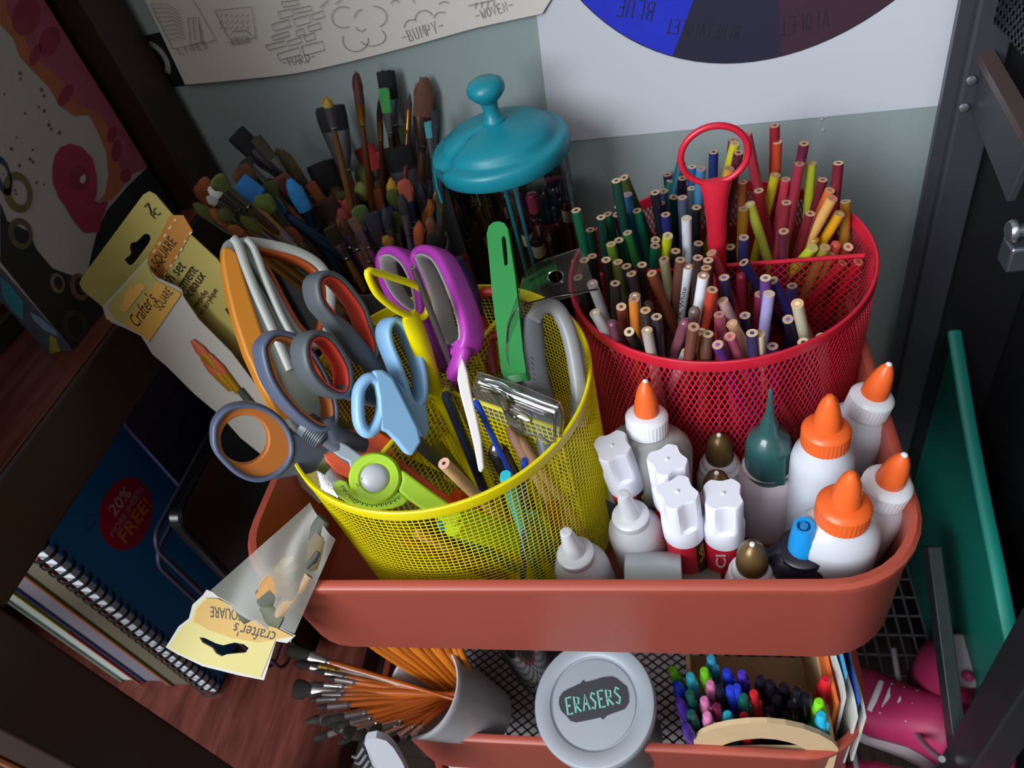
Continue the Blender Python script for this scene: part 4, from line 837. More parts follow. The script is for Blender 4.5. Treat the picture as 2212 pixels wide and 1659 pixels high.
BRUSHES += [
((-0.0413,0.2433,0.1413),(0.0505,0.2929,-0.0955),0.0239,0.0092,'filbert','9a5a20','a0a0a4','c8902c','amber filbert'),
((0.0157,0.3459,0.0979),(0.0515,0.2987,-0.0955),0.0174,0.0098,'filbert','5a6426','8c8c90','7a3a68','olive filbert'),
((-0.0633,0.2694,0.1492),(0.0155,0.2995,-0.0955),0.0182,0.0099,'filbert','8e3e1c','9a8090','b07c2c','rust filbert'),
((0.1112,0.2888,0.0825),(0.0432,0.2801,-0.0955),0.0233,0.0104,'filbert','5a3018','b0a890','5c4028','chestnut filbert'),
((-0.0029,0.2638,0.1219),(0.0331,0.3036,-0.0955),0.0183,0.01,'filbert','a87c2c','a0a0a4','8a3a80','golden filbert'),
((0.0278,0.3402,0.0838),(0.0507,0.285,-0.0955),0.0206,0.0089,'flat','4a3420','8c8c90','c8902c','umber flat'),
((0.047,0.2957,0.094),(0.0474,0.2791,-0.0955),0.0189,0.0097,'flat','8a4a24','9a8090','7a3a68','sienna flat'),
((0.0822,0.2906,0.0899),(0.041,0.2864,-0.0955),0.0182,0.0081,'fan','4c5820','b0a890','b07c2c','moss fan'),
((0.1114,0.3273,0.0835),(0.0313,0.327,-0.0955),0.021,0.0082,'fan','9a6a34','a0a0a4','5c4028','tawny fan'),
((0.0083,0.317,0.0879),(0.0482,0.2832,-0.0955),0.0176,0.0102,'flat','15161c','8c8c90','8a3a80','charcoal flat'),
((-0.028,0.2451,0.1208),(0.0988,0.3,-0.0955),0.0189,0.0089,'filbert','a03a24','9a8090','c8902c','brick filbert'),
((0.082,0.3375,0.0865),(0.0431,0.2832,-0.0955),0.0176,0.0108,'round','3a3448','b0a890','7a3a68','violet grey round'),
((-0.0029,0.3097,0.107),(0.0496,0.2973,-0.0955),0.0146,0.0096,'filbert','9a5a20','a0a0a4','b07c2c','amber filbert'),
((-0.0069,0.3075,0.1168),(0.0598,0.2947,-0.0955),0.0222,0.0072,'filbert','5a6426','8c8c90','5c4028','olive filbert'),
((0.1026,0.2834,0.0827),(0.0466,0.259,-0.0955),0.0183,0.0083,'filbert','8e3e1c','9a8090','8a3a80','rust filbert'),
((-0.0172,0.2958,0.133),(0.0478,0.3237,-0.0955),0.0142,0.0088,'filbert','5a3018','b0a890','c8902c','chestnut filbert'),
((0.0002,0.2838,0.0976),(0.0403,0.2807,-0.0955),0.019,0.0084,'filbert','a87c2c','a0a0a4','7a3a68','golden filbert'),
((-0.0219,0.2798,0.1259),(0.0615,0.2826,-0.0955),0.0236,0.008,'flat','4a3420','8c8c90','b07c2c','umber flat'),
((0.0577,0.3208,0.0961),(0.0297,0.3304,-0.0955),0.0212,0.0098,'flat','8a4a24','9a8090','5c4028','sienna flat'),
((0.0746,0.3179,0.0956),(0.03,0.3311,-0.0955),0.0148,0.0099,'fan','4c5820','b0a890','8a3a80','moss fan'),
((-0.0114,0.2429,0.1243),(0.066,0.3056,-0.0955),0.0205,0.0099,'fan','9a6a34','a0a0a4','c8902c','tawny fan'),
((0.0077,0.2774,0.0908),(0.0245,0.2963,-0.0955),0.0236,0.0074,'flat','15161c','8c8c90','7a3a68','charcoal flat'),
((-0.0189,0.2464,0.1462),(0.0631,0.2938,-0.0955),0.0178,0.0073,'filbert','a03a24','9a8090','b07c2c','brick filbert'),
((-0.0114,0.2227,0.1236),(0.0808,0.3259,-0.0955),0.0147,0.0065,'round','3a3448','b0a890','5c4028','violet grey round'),
((0.1024,0.32,0.081),(0.0336,0.3184,-0.0955),0.0221,0.0094,'filbert','9a5a20','a0a0a4','8a3a80','amber filbert'),
((-0.0618,0.2558,0.1418),(0.0325,0.2916,-0.0955),0.0172,0.0083,'filbert','5a6426','8c8c90','c8902c','olive filbert'),
((0.0651,0.291,0.0924),(0.0363,0.3008,-0.0955),0.0236,0.0072,'filbert','8e3e1c','9a8090','7a3a68','rust filbert'),
((0.0479,0.2822,0.0917),(0.0509,0.2628,-0.0955),0.0192,0.0086,'filbert','5a3018','b0a890','b07c2c','chestnut filbert'),
((0.0743,0.2735,0.0795),(0.0227,0.3266,-0.0955),0.0173,0.0114,'filbert','a87c2c','a0a0a4','5c4028','golden filbert'),
((0.057,0.3398,0.0947),(0.035,0.3207,-0.0955),0.0201,0.0091,'flat','4a3420','8c8c90','8a3a80','umber flat'),
((0.0113,0.3068,0.1185),(0.0393,0.324,-0.0955),0.0176,0.0078,'flat','8a4a24','9a8090','c8902c','sienna flat'),
((0.0265,0.3206,0.0988),(0.0425,0.3061,-0.0955),0.0142,0.0103,'fan','4c5820','b0a890','7a3a68','moss fan'),
((0.0901,0.3449,0.0816),(0.0346,0.3116,-0.0955),0.0182,0.0089,'fan','9a6a34','a0a0a4','b07c2c','tawny fan'),
((0.1167,0.2707,0.0767),(0.0413,0.2972,-0.0955),0.0185,0.0088,'flat','15161c','8c8c90','5c4028','charcoal flat'),
((0.0414,0.3413,0.0943),(0.033,0.3322,-0.0955),0.0146,0.012,'filbert','a03a24','9a8090','8a3a80','brick filbert'),
((0.0601,0.279,0.0853),(0.0231,0.3191,-0.0955),0.0162,0.0086,'round','3a3448','b0a890','c8902c','violet grey round'),
((0.0283,0.2982,0.0896),(0.0546,0.2622,-0.0955),0.0151,0.0072,'filbert','9a5a20','a0a0a4','7a3a68','amber filbert'),
((-0.0153,0.2364,0.1351),(0.0791,0.2974,-0.0955),0.0168,0.0079,'filbert','5a6426','8c8c90','b07c2c','olive filbert'),
((-0.0151,0.2688,0.1071),(0.0819,0.264,-0.0955),0.0184,0.0111,'filbert','8e3e1c','9a8090','5c4028','rust filbert'),
((-0.0116,0.2918,0.1027),(0.0473,0.2852,-0.0955),0.0224,0.0094,'filbert','5a3018','b0a890','8a3a80','chestnut filbert'),
]
# ================================================================ colored pencils: one of each kind is built, the rest are copies
def unit(name, mb, mat): return mb.build(name, mat)
PR = .0036
class Kit: pass
def kit(kind):
    k = Kit()
    if kind == 'cut':
        k.b = MB().lathe([(PR, 0), (PR, 1.0)], n=16, cap=True).build('colored_pencil', M('ffffff')).data
        k.e = MB().lathe([(PR * .38, 0), (PR * .93, 0), (PR * .93, .00025), (PR * .38, .00025), (PR * .38, 0)], n=16, cap=False).build('wood_end', M('c8a078', .8)).data
        k.c = MB().lathe([(PR * .38, 0), (PR * .38, .0002)], n=12).build('lead', M('ffffff')).data
    else:
        k.b = MB().lathe([(PR, 0), (PR, 1 - .022), (PR * .94, 1 - .012), (PR * .7, 1 - .004), (PR * .3, 1.0)], n=16).build('colored_pencil', M('ffffff')).data
    for o in [o for o in COL.objects if o.data and o.name.split('.')[0] in ('colored_pencil', 'wood_end', 'lead') and not o.get('category')]: bpy.data.objects.remove(o)
    return k
KC, KR = kit('cut'), kit('round')
WOODS = ['c09a74', 'ae8468', 'b89478', 'cbb08c']
def mk(name, me, mat, parent=None):
    o = bpy.data.objects.new(name, me); COL.objects.link(o); o.parent = parent
    o.material_slots[0].link = 'OBJECT'; o.material_slots[0].material = mat; return o
plist = []
PROTO = {}
for i, (T, F, nm, hx, core, comp) in enumerate(PENCILS):
    T, F = V(T), V(F)
    if hx in ('c0482a', 'dcdfe6', 'd6dae2', 'dde0e4', '9c3254', 'b0304a', 'b03e2c', 'd49c5c', 'c4c848', 'dccfac', 'dfe2e8', 'ccc6a6', 'b07c60'): T = T + (CP - T).normalized() * (.012 if comp == 'B' else .008)
    d = T - F; L = d.length; q = d.to_track_quat('Z', 'Y').to_matrix().to_4x4()
    rnd = nm.startswith('round')
    if rnd not in PROTO:
        r0 = mk('colored_pencil', (KR if rnd else KC).b, M(hx, .35, coat=.3))
        if not rnd:
            e0 = mk('wood_end', KC.e, M(WOODS[0], .8), r0); c0 = mk('lead', KC.c, M('333333', .6), r0)
        PROTO[rnd] = r0; r = r0
    else:
        r = PROTO[rnd].copy(); COL.objects.link(r)
        for ch in PROTO[rnd].children: c = ch.copy(); COL.objects.link(c); c.parent = r
    r.matrix_world = Matrix.Translation(F) @ q @ Matrix.Diagonal((1, 1, L, 1))
    r.material_slots[0].material = M(hx, .35, coat=.3)
    for ch in r.children:
        ch.matrix_parent_inverse = Matrix.Identity(4); ch.matrix_basis = Matrix.Translation((0, 0, 1.0)) @ Matrix.Diagonal((1, 1, 1 / L, 1))
        ch.material_slots[0].material = M(WOODS[i % 4], .8) if ch.name.startswith('wood_end') else M(core or '333333', .6)
    tag(r, '', 'colored pencil', 'colored pencils in the red mesh cup')
    where = {'B': 'at back of red cup', 'L': 'in front left of red cup', 'R': 'in front right of red cup'}[comp]
    plist.append((r, nm + ' colored pencil ' + where, proj(T)[0]))
    if nm == 'lettered white':
        fr = Frame(F + d.normalized() * L * .9, (CP - T) - d.normalized() * (CP - T).dot(d.normalized()), d); fr.o = fr.o + fr.n * (PR + .0001) 
        A_ = fr.P(1474, 690); B_ = fr.P(1494, 624); k_ = text('PK White', fr, fr.W(.0009, fr.uv(A_)[1]), fr.W(.0009, fr.uv(B_)[1]), 0, M('2a2a2c', .6), None, 'lettering', hscale=.004)
        k_.parent = r; k_.matrix_parent_inverse = r.matrix_world.inverted()
ordinals(plist, '')
for o, ph, x in plist: o['label'] = o['label'].replace('  ', ' ').replace(' ,', ',').strip()

# ================================================================ brush cup and paint brushes
bc = thing('brush_cup', 'dark grey plastic cup packed with paint brushes, in the back left of the trolley', 'cup', (.057, .298, -.0985))
MB().lathe([(.042, -.0985), (.044, -.096), (.053, .043), (.0545, .045), (.056, .045), (.0562, .042), (.0545, .038), (.0455, -.0985)], (.057, .298, 0), (0, 0, 1), 56, cap=False).build('wall', M('5a5a60', .45), bc)
MB().lathe([(.0435, -.0985), (.0435, -.0962)], (.057, .298, 0), (0, 0, 1), 40).build('bottom', M('5a5a60', .45), bc)
def brush(T, F, Lb, wd, shape, hb, hf, hh, lab, cat='paint brush', group=None, face=None, name='paint_brush'):
    T, F = V(T), V(F); d = (F - T).normalized(); L = (F - T).length
    view = (CP - T); nrm = face or (view - d * view.dot(d)).normalized()
    t = thing(name, lab, cat, F, group)
    h = wd / 2
    flatk = {'flat': .28, 'angle': .28, 'fan': .3, 'filbert': .5, 'round': .95, 'spear': .9}[shape]
    if shape == 'flat': pr = [(0, .96), (.06, 1.0), (.5, 1), (1, .93)]
    elif shape == 'angle': pr = [(0, .35), (.25, .75), (.5, .95), (1, 1)]
    elif shape == 'fan': pr = [(0, .55), (.08, .85), (.3, 1), (.65, .8), (1, .5)]
    elif shape == 'filbert': pr = [(0, .2), (.08, .5), (.25, .82), (.55, 1), (1, .85)]
    elif shape == 'spear': pr = [(0, .06), (.15, .3), (.4, .65), (.75, 1), (1, .95)]
    else: pr = [(0, .1), (.08, .42), (.3, .9), (.55, 1), (1, .72)]
    if wd < .011 and shape == 'round': pr = [(0, .06), (.3, .5), (.65, .95), (1, 1)]
    be = pr[-1][1]
    pts = [T + d * Lb * a for a, b in pr]
    bm_ = MB().sweep(pts, [h * b for a, b in pr], [max(.0008, h * b * flatk) if shape != 'fan' else max(.001, h * .3 * (1 - .4 * a)) for a, b in pr], nrm, 14)
    if shape != 'spear' and wd > .006:
        rs = random.Random(int(T.x * 1e5)); sd_ = nrm.cross(d).normalized()
        for q in range(15):
            o_ = (q / 14 - .5) * wd * .88; p0 = T + d * Lb * (.12 + (.1 if shape == 'flat' else .3) * abs(q / 7 - 1) ** 2) + sd_ * o_
            bm_.sweep([p0 - d * (Lb * rs.uniform(.08, .2)) + sd_ * o_ * .03, p0, p0 + d * Lb * .2], [.0003, .0008, .0004], [.0003, .0007, .0004], nrm, 5)
    bm_.build('bristles', M(hb, .75, var=.45, vs=140), t)
    Lf = min(.042, max(.020, wd * 1.7)); a0 = T + d * Lb * .97; rh = min(.0042, max(.0022, h * .45)); hw = h * be
    MB().sweep([a0, a0 + d * Lf * .5, a0 + d * Lf * .8, a0 + d * Lf * .82, a0 + d * Lf * .86, a0 + d * Lf], [hw * 1.04, (hw + rh) * .55, rh * 1.1, rh * 1.25, rh * 1.05, rh], [max(.0012, hw * flatk * 1.1), max(.0018, hw * .5), rh, rh * 1.2, rh, rh], nrm, 14).build('ferrule', M(hf, .2, .8), t)
    a1 = a0 + d * Lf
    if (F - a1).dot(d) > .01:
        MB().sweep([a1, a1 + (F - a1) * .15, a1 + (F - a1) * .5, F], [rh, rh * 1.35, rh * 1.0, rh * .5], [rh, rh * 1.35, rh, rh * .5], nrm, 10).build('handle', M(hh, .3, coat=.4), t)
    return t
bl_ = []
for T, F, Lb, wd, shape, hb, hf, hh, lab in BRUSHES:
    T = V(T)
    if 'blue' in lab and 'black' not in lab: T = T + (CP - T).normalized() * .03
    hb = {'1a1c2c': '0a0b12', '14161f': '08080c', '171a28': '090a10', '14141e': '08080c', '1c2030': '0a0b12', '1b1e2c': '0a0b12'}.get(hb, hb)
    big = 1.4 if len(bl_) < len(BRUSHES) - 40 else 1.15
    o = brush(T, F, Lb * 1.12, wd * big, shape, hb, hf, hh, '', group='paint brushes in the dark cup'); bl_.append((o, lab + ' paint brush', proj(T)[0]))
ordinals(bl_, 'in the back left cup')
for o, ph, x in bl_: o['label'] = o['label'].replace('of its colour', 'of its kind')
# ================================================================ things in the yellow organizer
Z5 = crop(400, 480, .27125); Z7 = crop(400, 850, .27125); Z6 = crop(900, 480, .27132); Z2 = crop(640, 840, .18083); ZL = crop(880, 780, .19892)
def foot(x, y, z=-.092): return V((x, y, z))
def loop(name, near, P0, n, a, depth, mat, parent, lining=None, la=.0011, k=5, closed=True, sq=3.2, label=None):
    """a finger loop: near-edge centre line in the photo, real depth along its axis n; optional lining of another colour"""
    fr = Frame(P0, n); pts = smooth([fr.P(*p) - fr.n * depth / 2 for p in near], k, closed)
    c = sum(pts, V((0, 0, 0))) / len(pts)
    o = MB().sweep(pts, a, depth / 2, n, 16, closed, sq=sq).build(name, mat, parent, 60, label=label)
    if lining:
        inn = []
        for i in range(len(pts)):
            tg = (pts[(i + 1) % len(pts)] - pts[i - 1]).normalized(); q = tg.cross(fr.n); inn.append(q)
        sg = 1 if sum(q.dot(c - p) for q, p in zip(inn, pts)) > 0 else -1
        inn = [p + q * sg * (a + la * .3) for p, q in zip(pts, inn)]
        MB().sweep(inn, la, depth / 2 * .93, n, 14, True, sq=3).build('lining', lining, o, 60)
    return o, pts, c
def blade(p0, p1, n, w_, parent, mat=None, th=.0011):
    d = (V(p1) - V(p0)).normalized(); s_ = d.cross(V(n)).normalized()
    return MB().slab([V(p0) + s_ * w_ / 2, V(p0) - s_ * w_ / 2, V(p1) - s_ * w_ * .1, V(p1) + s_ * w_ * .15], V(n).normalized() * th).build('blade', mat or M('a8aab0', .25, .95), parent)
def shank(name, near, P0, n, a, depth, mat, parent, extra=None, label=None):
    fr = Frame(P0, n); pts = [fr.P(*p) - fr.n * depth / 2 for p in near]
    if extra: pts += [V(e) for e in extra]
    A = a if isinstance(a, list) else [a] * len(pts)
    return MB().sweep(pts, A, depth / 2, n, 16, sq=3).build(name, mat, parent, 60, label=label)

# -- pinking shears, white with orange grips
P0 = aty(600, 700, .135); n = tilt(28, 8)
t = thing('pinking_shears', 'large white pinking shears with orange grips, standing at back left of the yellow organizer', 'scissors', (.1, .13, -.09))
WH = M('8e948c', .4); OR = M('e8932c', .45); OR2 = M('b0521c', .45)
fr = Frame(P0, n)
body = [(478, 536), (484, 520), (496, 514), (514, 513), (520, 522), (560, 610), (640, 740), (700, 860), (690, 1000), (655, 960), (600, 880), (548, 760), (500, 640), (482, 570)]
bo = bevel(MB().slab([fr.P(*p) for p in body], -fr.n * .012).build('handle_body', WH, t, 60), .0025, 4)
g_ = [(478, 537), (486, 535), (500, 538), (512, 548), (524, 590), (540, 640), (560, 700), (585, 770), (612, 840), (640, 905), (600, 905), (560, 830), (530, 765), (505, 690), (488, 620), (479, 570)]
bevel(MB().slab([fr.P(*p) + fr.n * .0022 for p in g_], -fr.n * .016).build('grip', OR, t, 60, label='orange grip'), .002, 4)
MB().sweep(smooth([fr.P(*p) + fr.n * .003 for p in [(500, 516), (512, 530), (530, 580), (556, 645), (590, 720), (625, 800)]], 4), .0030, .0024, n, 10).build('ridge', M('c2c6c0', .4), t)
MB().sweep(smooth([fr.P(*p) + fr.n * .002 for p in [(530, 518), (548, 540), (575, 610), (610, 690), (650, 760), (690, 830)]], 4), .0026, .003, n, 10).build('ridge', M('b8beb8', .35), t)
loop('handle_loop', [(528, 522), (590, 528), (650, 545), (692, 572), (712, 610), (715, 660), (705, 720), (675, 740), (640, 715), (606, 660), (575, 600), (545, 555)], P0 - V((0, -.004, 0)), n, .0042, .013, M('b4b8b2', .35), t, OR2, .002)
blade(fr.P(690, 930), foot(.128, .13), n, .03, t)

# -- grey scissors with red lining
GR = M('545a60', .5); RD = M('d8402e', .45)
P0 = aty(720, 720, .098); n = tilt(50, 0)
t = thing('scissors', 'dark grey scissors with red lined loops, leaning to the left in the yellow organizer', 'scissors', (.13, .1, -.09), 'scissors in the yellow organizer')
loop('handle_loop', z4([(200, 540), (225, 465), (300, 435), (400, 480), (500, 590), (590, 720), (645, 870), (695, 1010), (700, 1130), (630, 1190), (555, 1120), (465, 985), (340, 825), (235, 690)]), P0, n, 0.0022, .0165, GR, t, RD, .0013)
loop('handle_loop', z4([(98, 1110), (118, 1000), (205, 945), (310, 985), (405, 1110), (470, 1250), (480, 1400), (420, 1480), (320, 1455), (215, 1375), (135, 1260)]), P0 - V((.0, .012, .0)), n, 0.0022, .0165, GR, t, RD, .0013)
shank('shank', z4([(330, 800), (430, 900), (560, 1080), (700, 1220), (840, 1420)]), P0, n, [.003, .005, .0065, .0065, .004], .009, GR, t)
shank('shank', z4([(400, 1440), (560, 1460), (700, 1500), (850, 1560)]), P0 - V((0, .008, 0)), n, [.004, .006, .006, .004], .008, GR, t)
blade(Frame(P0, n).P(850, 860), foot(.16, .1), n, .018, t)

# -- blue grey scissors with orange lining
BG = M('58627a', .45); OL = M('c0702c', .5)
P0 = aty(600, 930, .062); n = tilt(30, -6)
t = thing('scissors', 'blue grey scissors with orange lined loops, leaning far out over the left rim', 'scissors', (.12, .07, -.09), 'scissors in the yellow organizer')
near = Z7([(238, 350), (255, 235), (350, 130), (500, 98), (640, 130), (760, 215), (835, 330), (855, 470), (800, 590), (690, 670), (560, 690), (430, 640), (320, 540), (255, 450)])
o_, pts, c = loop('handle_loop', near, P0, n, .0020, .013, BG, t)
fr = Frame(P0 - n * .003, n); hole = Z7(ellipse(475, 370, 190, 195, 70, 20))
out = smooth([fr.P(*p) for p in near], 5, True); hl = [fr.P(*p) for p in hole]
def angsort(P, c, fr, N):
    """resample a closed loop to N points by angle around c"""
    cu, cv_ = fr.uv(c); L = sorted((math.atan2(fr.uv(p)[1] - cv_, fr.uv(p)[0] - cu), p) for p in P) if 0 else sorted([(math.atan2(fr.uv(p)[1] - cv_, fr.uv(p)[0] - cu), i, p) for i, p in enumerate(P)]); out = []
    for k in range(N):
        a = -PI + 2 * PI * k / N; j = 0
        while j < len(L) and L[j][0] < a: j += 1
        p1 = L[j % len(L)]; p0 = L[j - 1]; d0 = (a - p0[0]) % (2 * PI); d1 = (p1[0] - p0[0]) % (2 * PI) or 1e-6
        out.append(p0[2].lerp(p1[2], min(1, d0 / d1)))
    return out
hc = sum(hl, V((0, 0, 0))) / len(hl); A_, B_ = angsort(out, hc, fr, 64), angsort(hl, hc, fr, 64)
bevel(MB().ringslab(A_, B_, -n * .008).build('lining', OL, t, 50, label='orange soft lining'), .0016, 4)
sf = Frame(P0 - n * .001, n); sk = Z7([(815, 300), (900, 325), (1060, 380), (1150, 420), (1180, 560), (1090, 600), (1000, 640), (900, 655), (760, 680), (700, 690), (800, 600), (850, 470)])
bevel(MB().slab([sf.P(*p) for p in sk], -n * .010).build('shank', M('4e5360', .5), t, 50), .002, 4)
P1 = aty(620, 820, .072); n1 = tilt(42, 0)
loop('handle_loop', Z5([(640, 1040), (655, 955), (735, 885), (870, 905), (1000, 1010), (1120, 1200), (1205, 1420), (1205, 1590), (1100, 1650), (960, 1570), (810, 1420), (695, 1240)]), P1, n1, .0022, .0165, BG, t, M('a05824', .5), .0016)
shank('shank', Z5([(1150, 1560), (1215, 1690)]), P1, n1, [.005, .006, .004], .009, M('4e5360', .5), t, [V((.125, .10, -.02))])
blade(sf.P(700, 985), foot(.15, .07), n, .02, t)

# -- light blue scissors
LB = M('8ab8e0', .38); P0 = aty(840, 870, .078); n = tilt(42, 0)
t = thing('scissors', 'pale blue plastic scissors standing in the middle of the yellow organizer', 'scissors', (.15, .08, -.09), 'scissors in the yellow organizer')
loop('handle_loop', z4([(805, 960), (812, 885), (860, 835), (940, 880), (1025, 1010), (1085, 1180), (1115, 1350), (1110, 1500), (1050, 1570), (985, 1500), (940, 1360), (885, 1200), (830, 1060)]), P0, n, .0025, .016, LB, t)
P1 = P0 - V((0, .010, 0)); n2 = tilt(24, 0)
loop('handle_loop', z4([(545, 1560), (560, 1420), (640, 1330), (730, 1380), (760, 1500), (745, 1640), (690, 1760), (620, 1800), (560, 1720)]), P1, n2, .0036, .013, LB, t, sq=2.6)
fr = Frame(P1, n2)
bevel(MB().slab([fr.P(*p) for p in [(806, 800), (828, 798), (850, 815), (868, 850), (888, 890), (905, 925), (912, 955), (905, 965), (893, 985), (880, 983), (858, 955), (838, 935), (822, 930), (820, 900), (818, 860), (812, 830)]], -n2 * .009).build('shank', LB, t, 50), .002, 4)
fr = Frame(P0, n)
bevel(MB().slab([fr.P(*p) for p in [(858, 820), (885, 850), (900, 880), (922, 868), (926, 890), (930, 930), (922, 945), (912, 952), (895, 910), (875, 870)]], -n * .009).build('shank', LB, t, 50), .002, 4)
blade(fr.P(900, 955), foot(.165, .10), n, .009, t)

# -- magenta scissors
MG = M('b23cae', .42); GL_ = M('a8a4a2', .5); P0 = aty(900, 660, .165); n = tilt(-46, 4)
t = thing('scissors', 'magenta scissors with pale grey lined loops, at the back of the yellow organizer', 'scissors', (.15, .16, -.09), 'scissors in the yellow organizer')
loop('handle_loop', z4([(978, 310), (1000, 245), (1080, 225), (1180, 290), (1280, 480), (1370, 720), (1415, 930), (1385, 1060), (1300, 1095), (1215, 1030), (1165, 890), (1120, 700), (1060, 520), (1005, 390)]), P0, n, .0036, .0175, MG, t, GL_, .0014)
loop('handle_loop', z4([(680, 340), (712, 250), (800, 235), (900, 310), (975, 450), (1015, 600), (1030, 740), (980, 800), (880, 745), (785, 640), (710, 490)]), P0 + V((0, .006, 0)), n, .0036, .0165, MG, t, GL_, .0014)
shank('shank', z4([(1350, 1020), (1375, 1090), (1345, 1190), (1290, 1280)]), P0, n, [.004, .0065, .006, .004, .003], .009, MG, t, [V((.15, .15, .0))])
shank('shank', z4([(1030, 740), (1060, 850), (1130, 1050), (1240, 1250)]), P0 + V((0, .022, 0)), n, [.003, .005, .005, .004], .008, M('8c2c90', .42), t)
blade(Frame(P0, n).P(965, 830), foot(.15, .135), n, .018, t)

# -- red handled scissors with a violet blade guard behind
P0 = aty(1045, 680, .185); n = tilt(-15, 0)
t = thing('scissors', 'red scissors half hidden behind the green handle and magenta scissors', 'scissors', (.18, .18, -.09), 'scissors in the yellow organizer')
loop('handle_loop', Z6([(455, 640), (500, 565), (590, 545), (660, 580), (690, 700), (690, 850), (620, 900), (540, 880), (490, 780)]), P0, n, .0036, .010, M('c42c26', .45), t, sq=2.4)
shank('shank', Z6([(210, 700), (300, 650), (440, 620)]), P0, n, [.0035, .0035, .004], .008, M('c42c26', .45), t)
shank('shank', Z6([(540, 880), (560, 1000), (600, 1200)]), P0, n, [.005, .006, .004], .008, M('8c2224', .45), t)
blade(Frame(P0, n).P(1062, 810), foot(.185, .16), n, .016, t)
t = thing('craft_knife', 'dark violet tool handle leaning behind the magenta scissors', 'tool', (.16, .185, -.09))
MB().sweep([aty(985, 560, .2), aty(1010, 620, .195), aty(1030, 700, .19), foot(.165, .18, -.02)], [.006, .009, .009, .006], [.005, .007, .007, .005], None, 14).build('handle', M('2a2050', .4), t)
blade(foot(.165, .18, -.02), foot(.165, .175), (0, -1, 0), .01, t)

# -- green handled tool
t = thing('cutter', 'green plastic handle with a slot, standing at the back of the yellow organizer', 'cutter', (.2, .15, -.03)); GN = M('23803c', .8)
P0 = aty(1085, 600, .155); n = tilt(-10, 0); fr = Frame(P0, n)
ol = [(1054, 508), (1058, 492), (1068, 483), (1080, 481), (1092, 485), (1099, 497), (1106, 540), (1115, 600), (1124, 680), (1132, 760), (1138, 800), (1136, 812), (1112, 818), (1090, 814), (1085, 800), (1076, 720), (1066, 640), (1059, 560)]
sl = [(1086, 520), (1088, 513), (1092, 513), (1095, 520), (1098, 550), (1099, 572), (1096, 577), (1092, 574), (1089, 550)]
g_ = flat('handle', fr, [fr.uv(fr.P(*p)) for p in ol], [[fr.uv(fr.P(*p)) for p in sl]], .008, GN, t); bevel(g_, .0022, 4)
MB().sweep([fr.P(1114, 810) , fr.P(1117, 826)], .0085, .0055, n, 20, sq=2.4).build('collar', M('2a7c3e', .42), t)
blade(fr.P(1116, 822), foot(.21, .14), n, .012, t)

# -- grey double handle
t = thing('tape_cutter', 'grey plastic tool with two curved arms, right side of the yellow organizer', 'tool', (.215, .12, -.09))
P0 = aty(1200, 760, .125); n = tilt(10, 0)
shank('arm', [(1160, 668), (1154, 690), (1150, 730), (1152, 780), (1160, 830), (1180, 900), (1195, 980)], P0, n, [.003, .0072, .0090, .0098, .0100, .0095, .008], .014, M('606266', .4), t, label='dark grey barrel')
fr = Frame(P0, n)
MB().sweep(smooth([fr.P(*p) + fr.n * .004 for p in [(1150, 690), (1165, 668), (1190, 664), (1210, 684), (1228, 730), (1240, 790), (1247, 850), (1246, 920)]], 4), .0048, .006, n, 16, sq=3).build('arm', M('8c8c8c', .4), t, label='lighter grey curved band')
MB().slab([fr.P(*p) + fr.n * .0005 for p in [(1240, 700), (1262, 760), (1266, 830), (1250, 900), (1246, 840), (1236, 760)]], -fr.n * .003).build('edge_guard', M('b4b4b0', .35), t)
hb = MB()
for k in range(7): hb.ribbon([fr.P(1141 + k * 1.2, 772 + k * 11) + fr.n * .0078, fr.P(1147 + k * 1.2, 778 + k * 11) + fr.n * .0078], .0008, fr.n)
hb.build('embossed_letters', M('3c3c40', .5), t, flat=True)

# -- grey metal rod, white folder, sticks, pencil
def rod(name, lb, cat, A, B, r, mat, pname='shaft', r2=None, grp=None):
    t = thing(name, lb, cat, B, grp); MB().sweep([A, A.lerp(B, .02), A.lerp(B, .5), B], [r * .8, r, r, r2 or r], [r * .8, r, r, r2 or r], None, 14).build(pname, mat, t); return t
t = rod('metal_rod', 'long thin grey metal tube leaning beside the yellow handle', 'tube', aty(893, 578, .13), foot(.165, .105), .0021, M('6a6464', .3, .6))
a = aty(893, 578, .13); MB().lathe([(.0011, 0), (.0022, 0), (.0022, .0006), (.0011, .0006), (.0011, 0)], a, (a - foot(.165, .105)), 16, cap=False).build('open_end', M('a0a0a0', .3, .8), t)
t = thing('bone_folder', 'white pointed bone folder standing in the right half of the yellow organizer', 'bone folder', (.19, .09, -.09))
fr = Frame(aty(1010, 880, .072), tilt(-8, 0))
bf = [(998, 771), (1003, 782), (1010, 805), (1018, 850), (1030, 900), (1040, 950), (1046, 1010), (1040, 1022), (1033, 1018), (1022, 960), (1008, 905), (994, 855), (987, 820), (989, 795)]
bevel(MB().slab([fr.P(*p) for p in bf], -fr.n * .003).build('blade', M('c8c0bc', .45), t), .0012, 4)
rod('thin_brush', 'bright blue thin handle leaning right of the white bone folder', 'brush handle', aty(1028, 866, .075), foot(.205, .06), .0019, M('1c40b0', .3), 'handle')
rod('thin_brush', 'short blue handle tip just above the front right rim of the yellow organizer', 'brush handle', aty(1134, 992, .05), foot(.18, .04), .0022, M('1c3ca8', .3), 'handle')
rod('thin_brush', 'turquoise rounded handle tip at the front rim of the yellow organizer', 'brush handle', aty(1092, 1026, .038), foot(.19, .06), .004, M('2ab8c8', .3), 'handle')
rod('pen', 'dark navy pen shaft standing behind the pale blue scissors', 'pen', aty(962, 850, .1), foot(.16, .09), .0034, M('1c2438', .4), 'barrel')
A = aty(959, 1001, .045); B = foot(.19, .075)
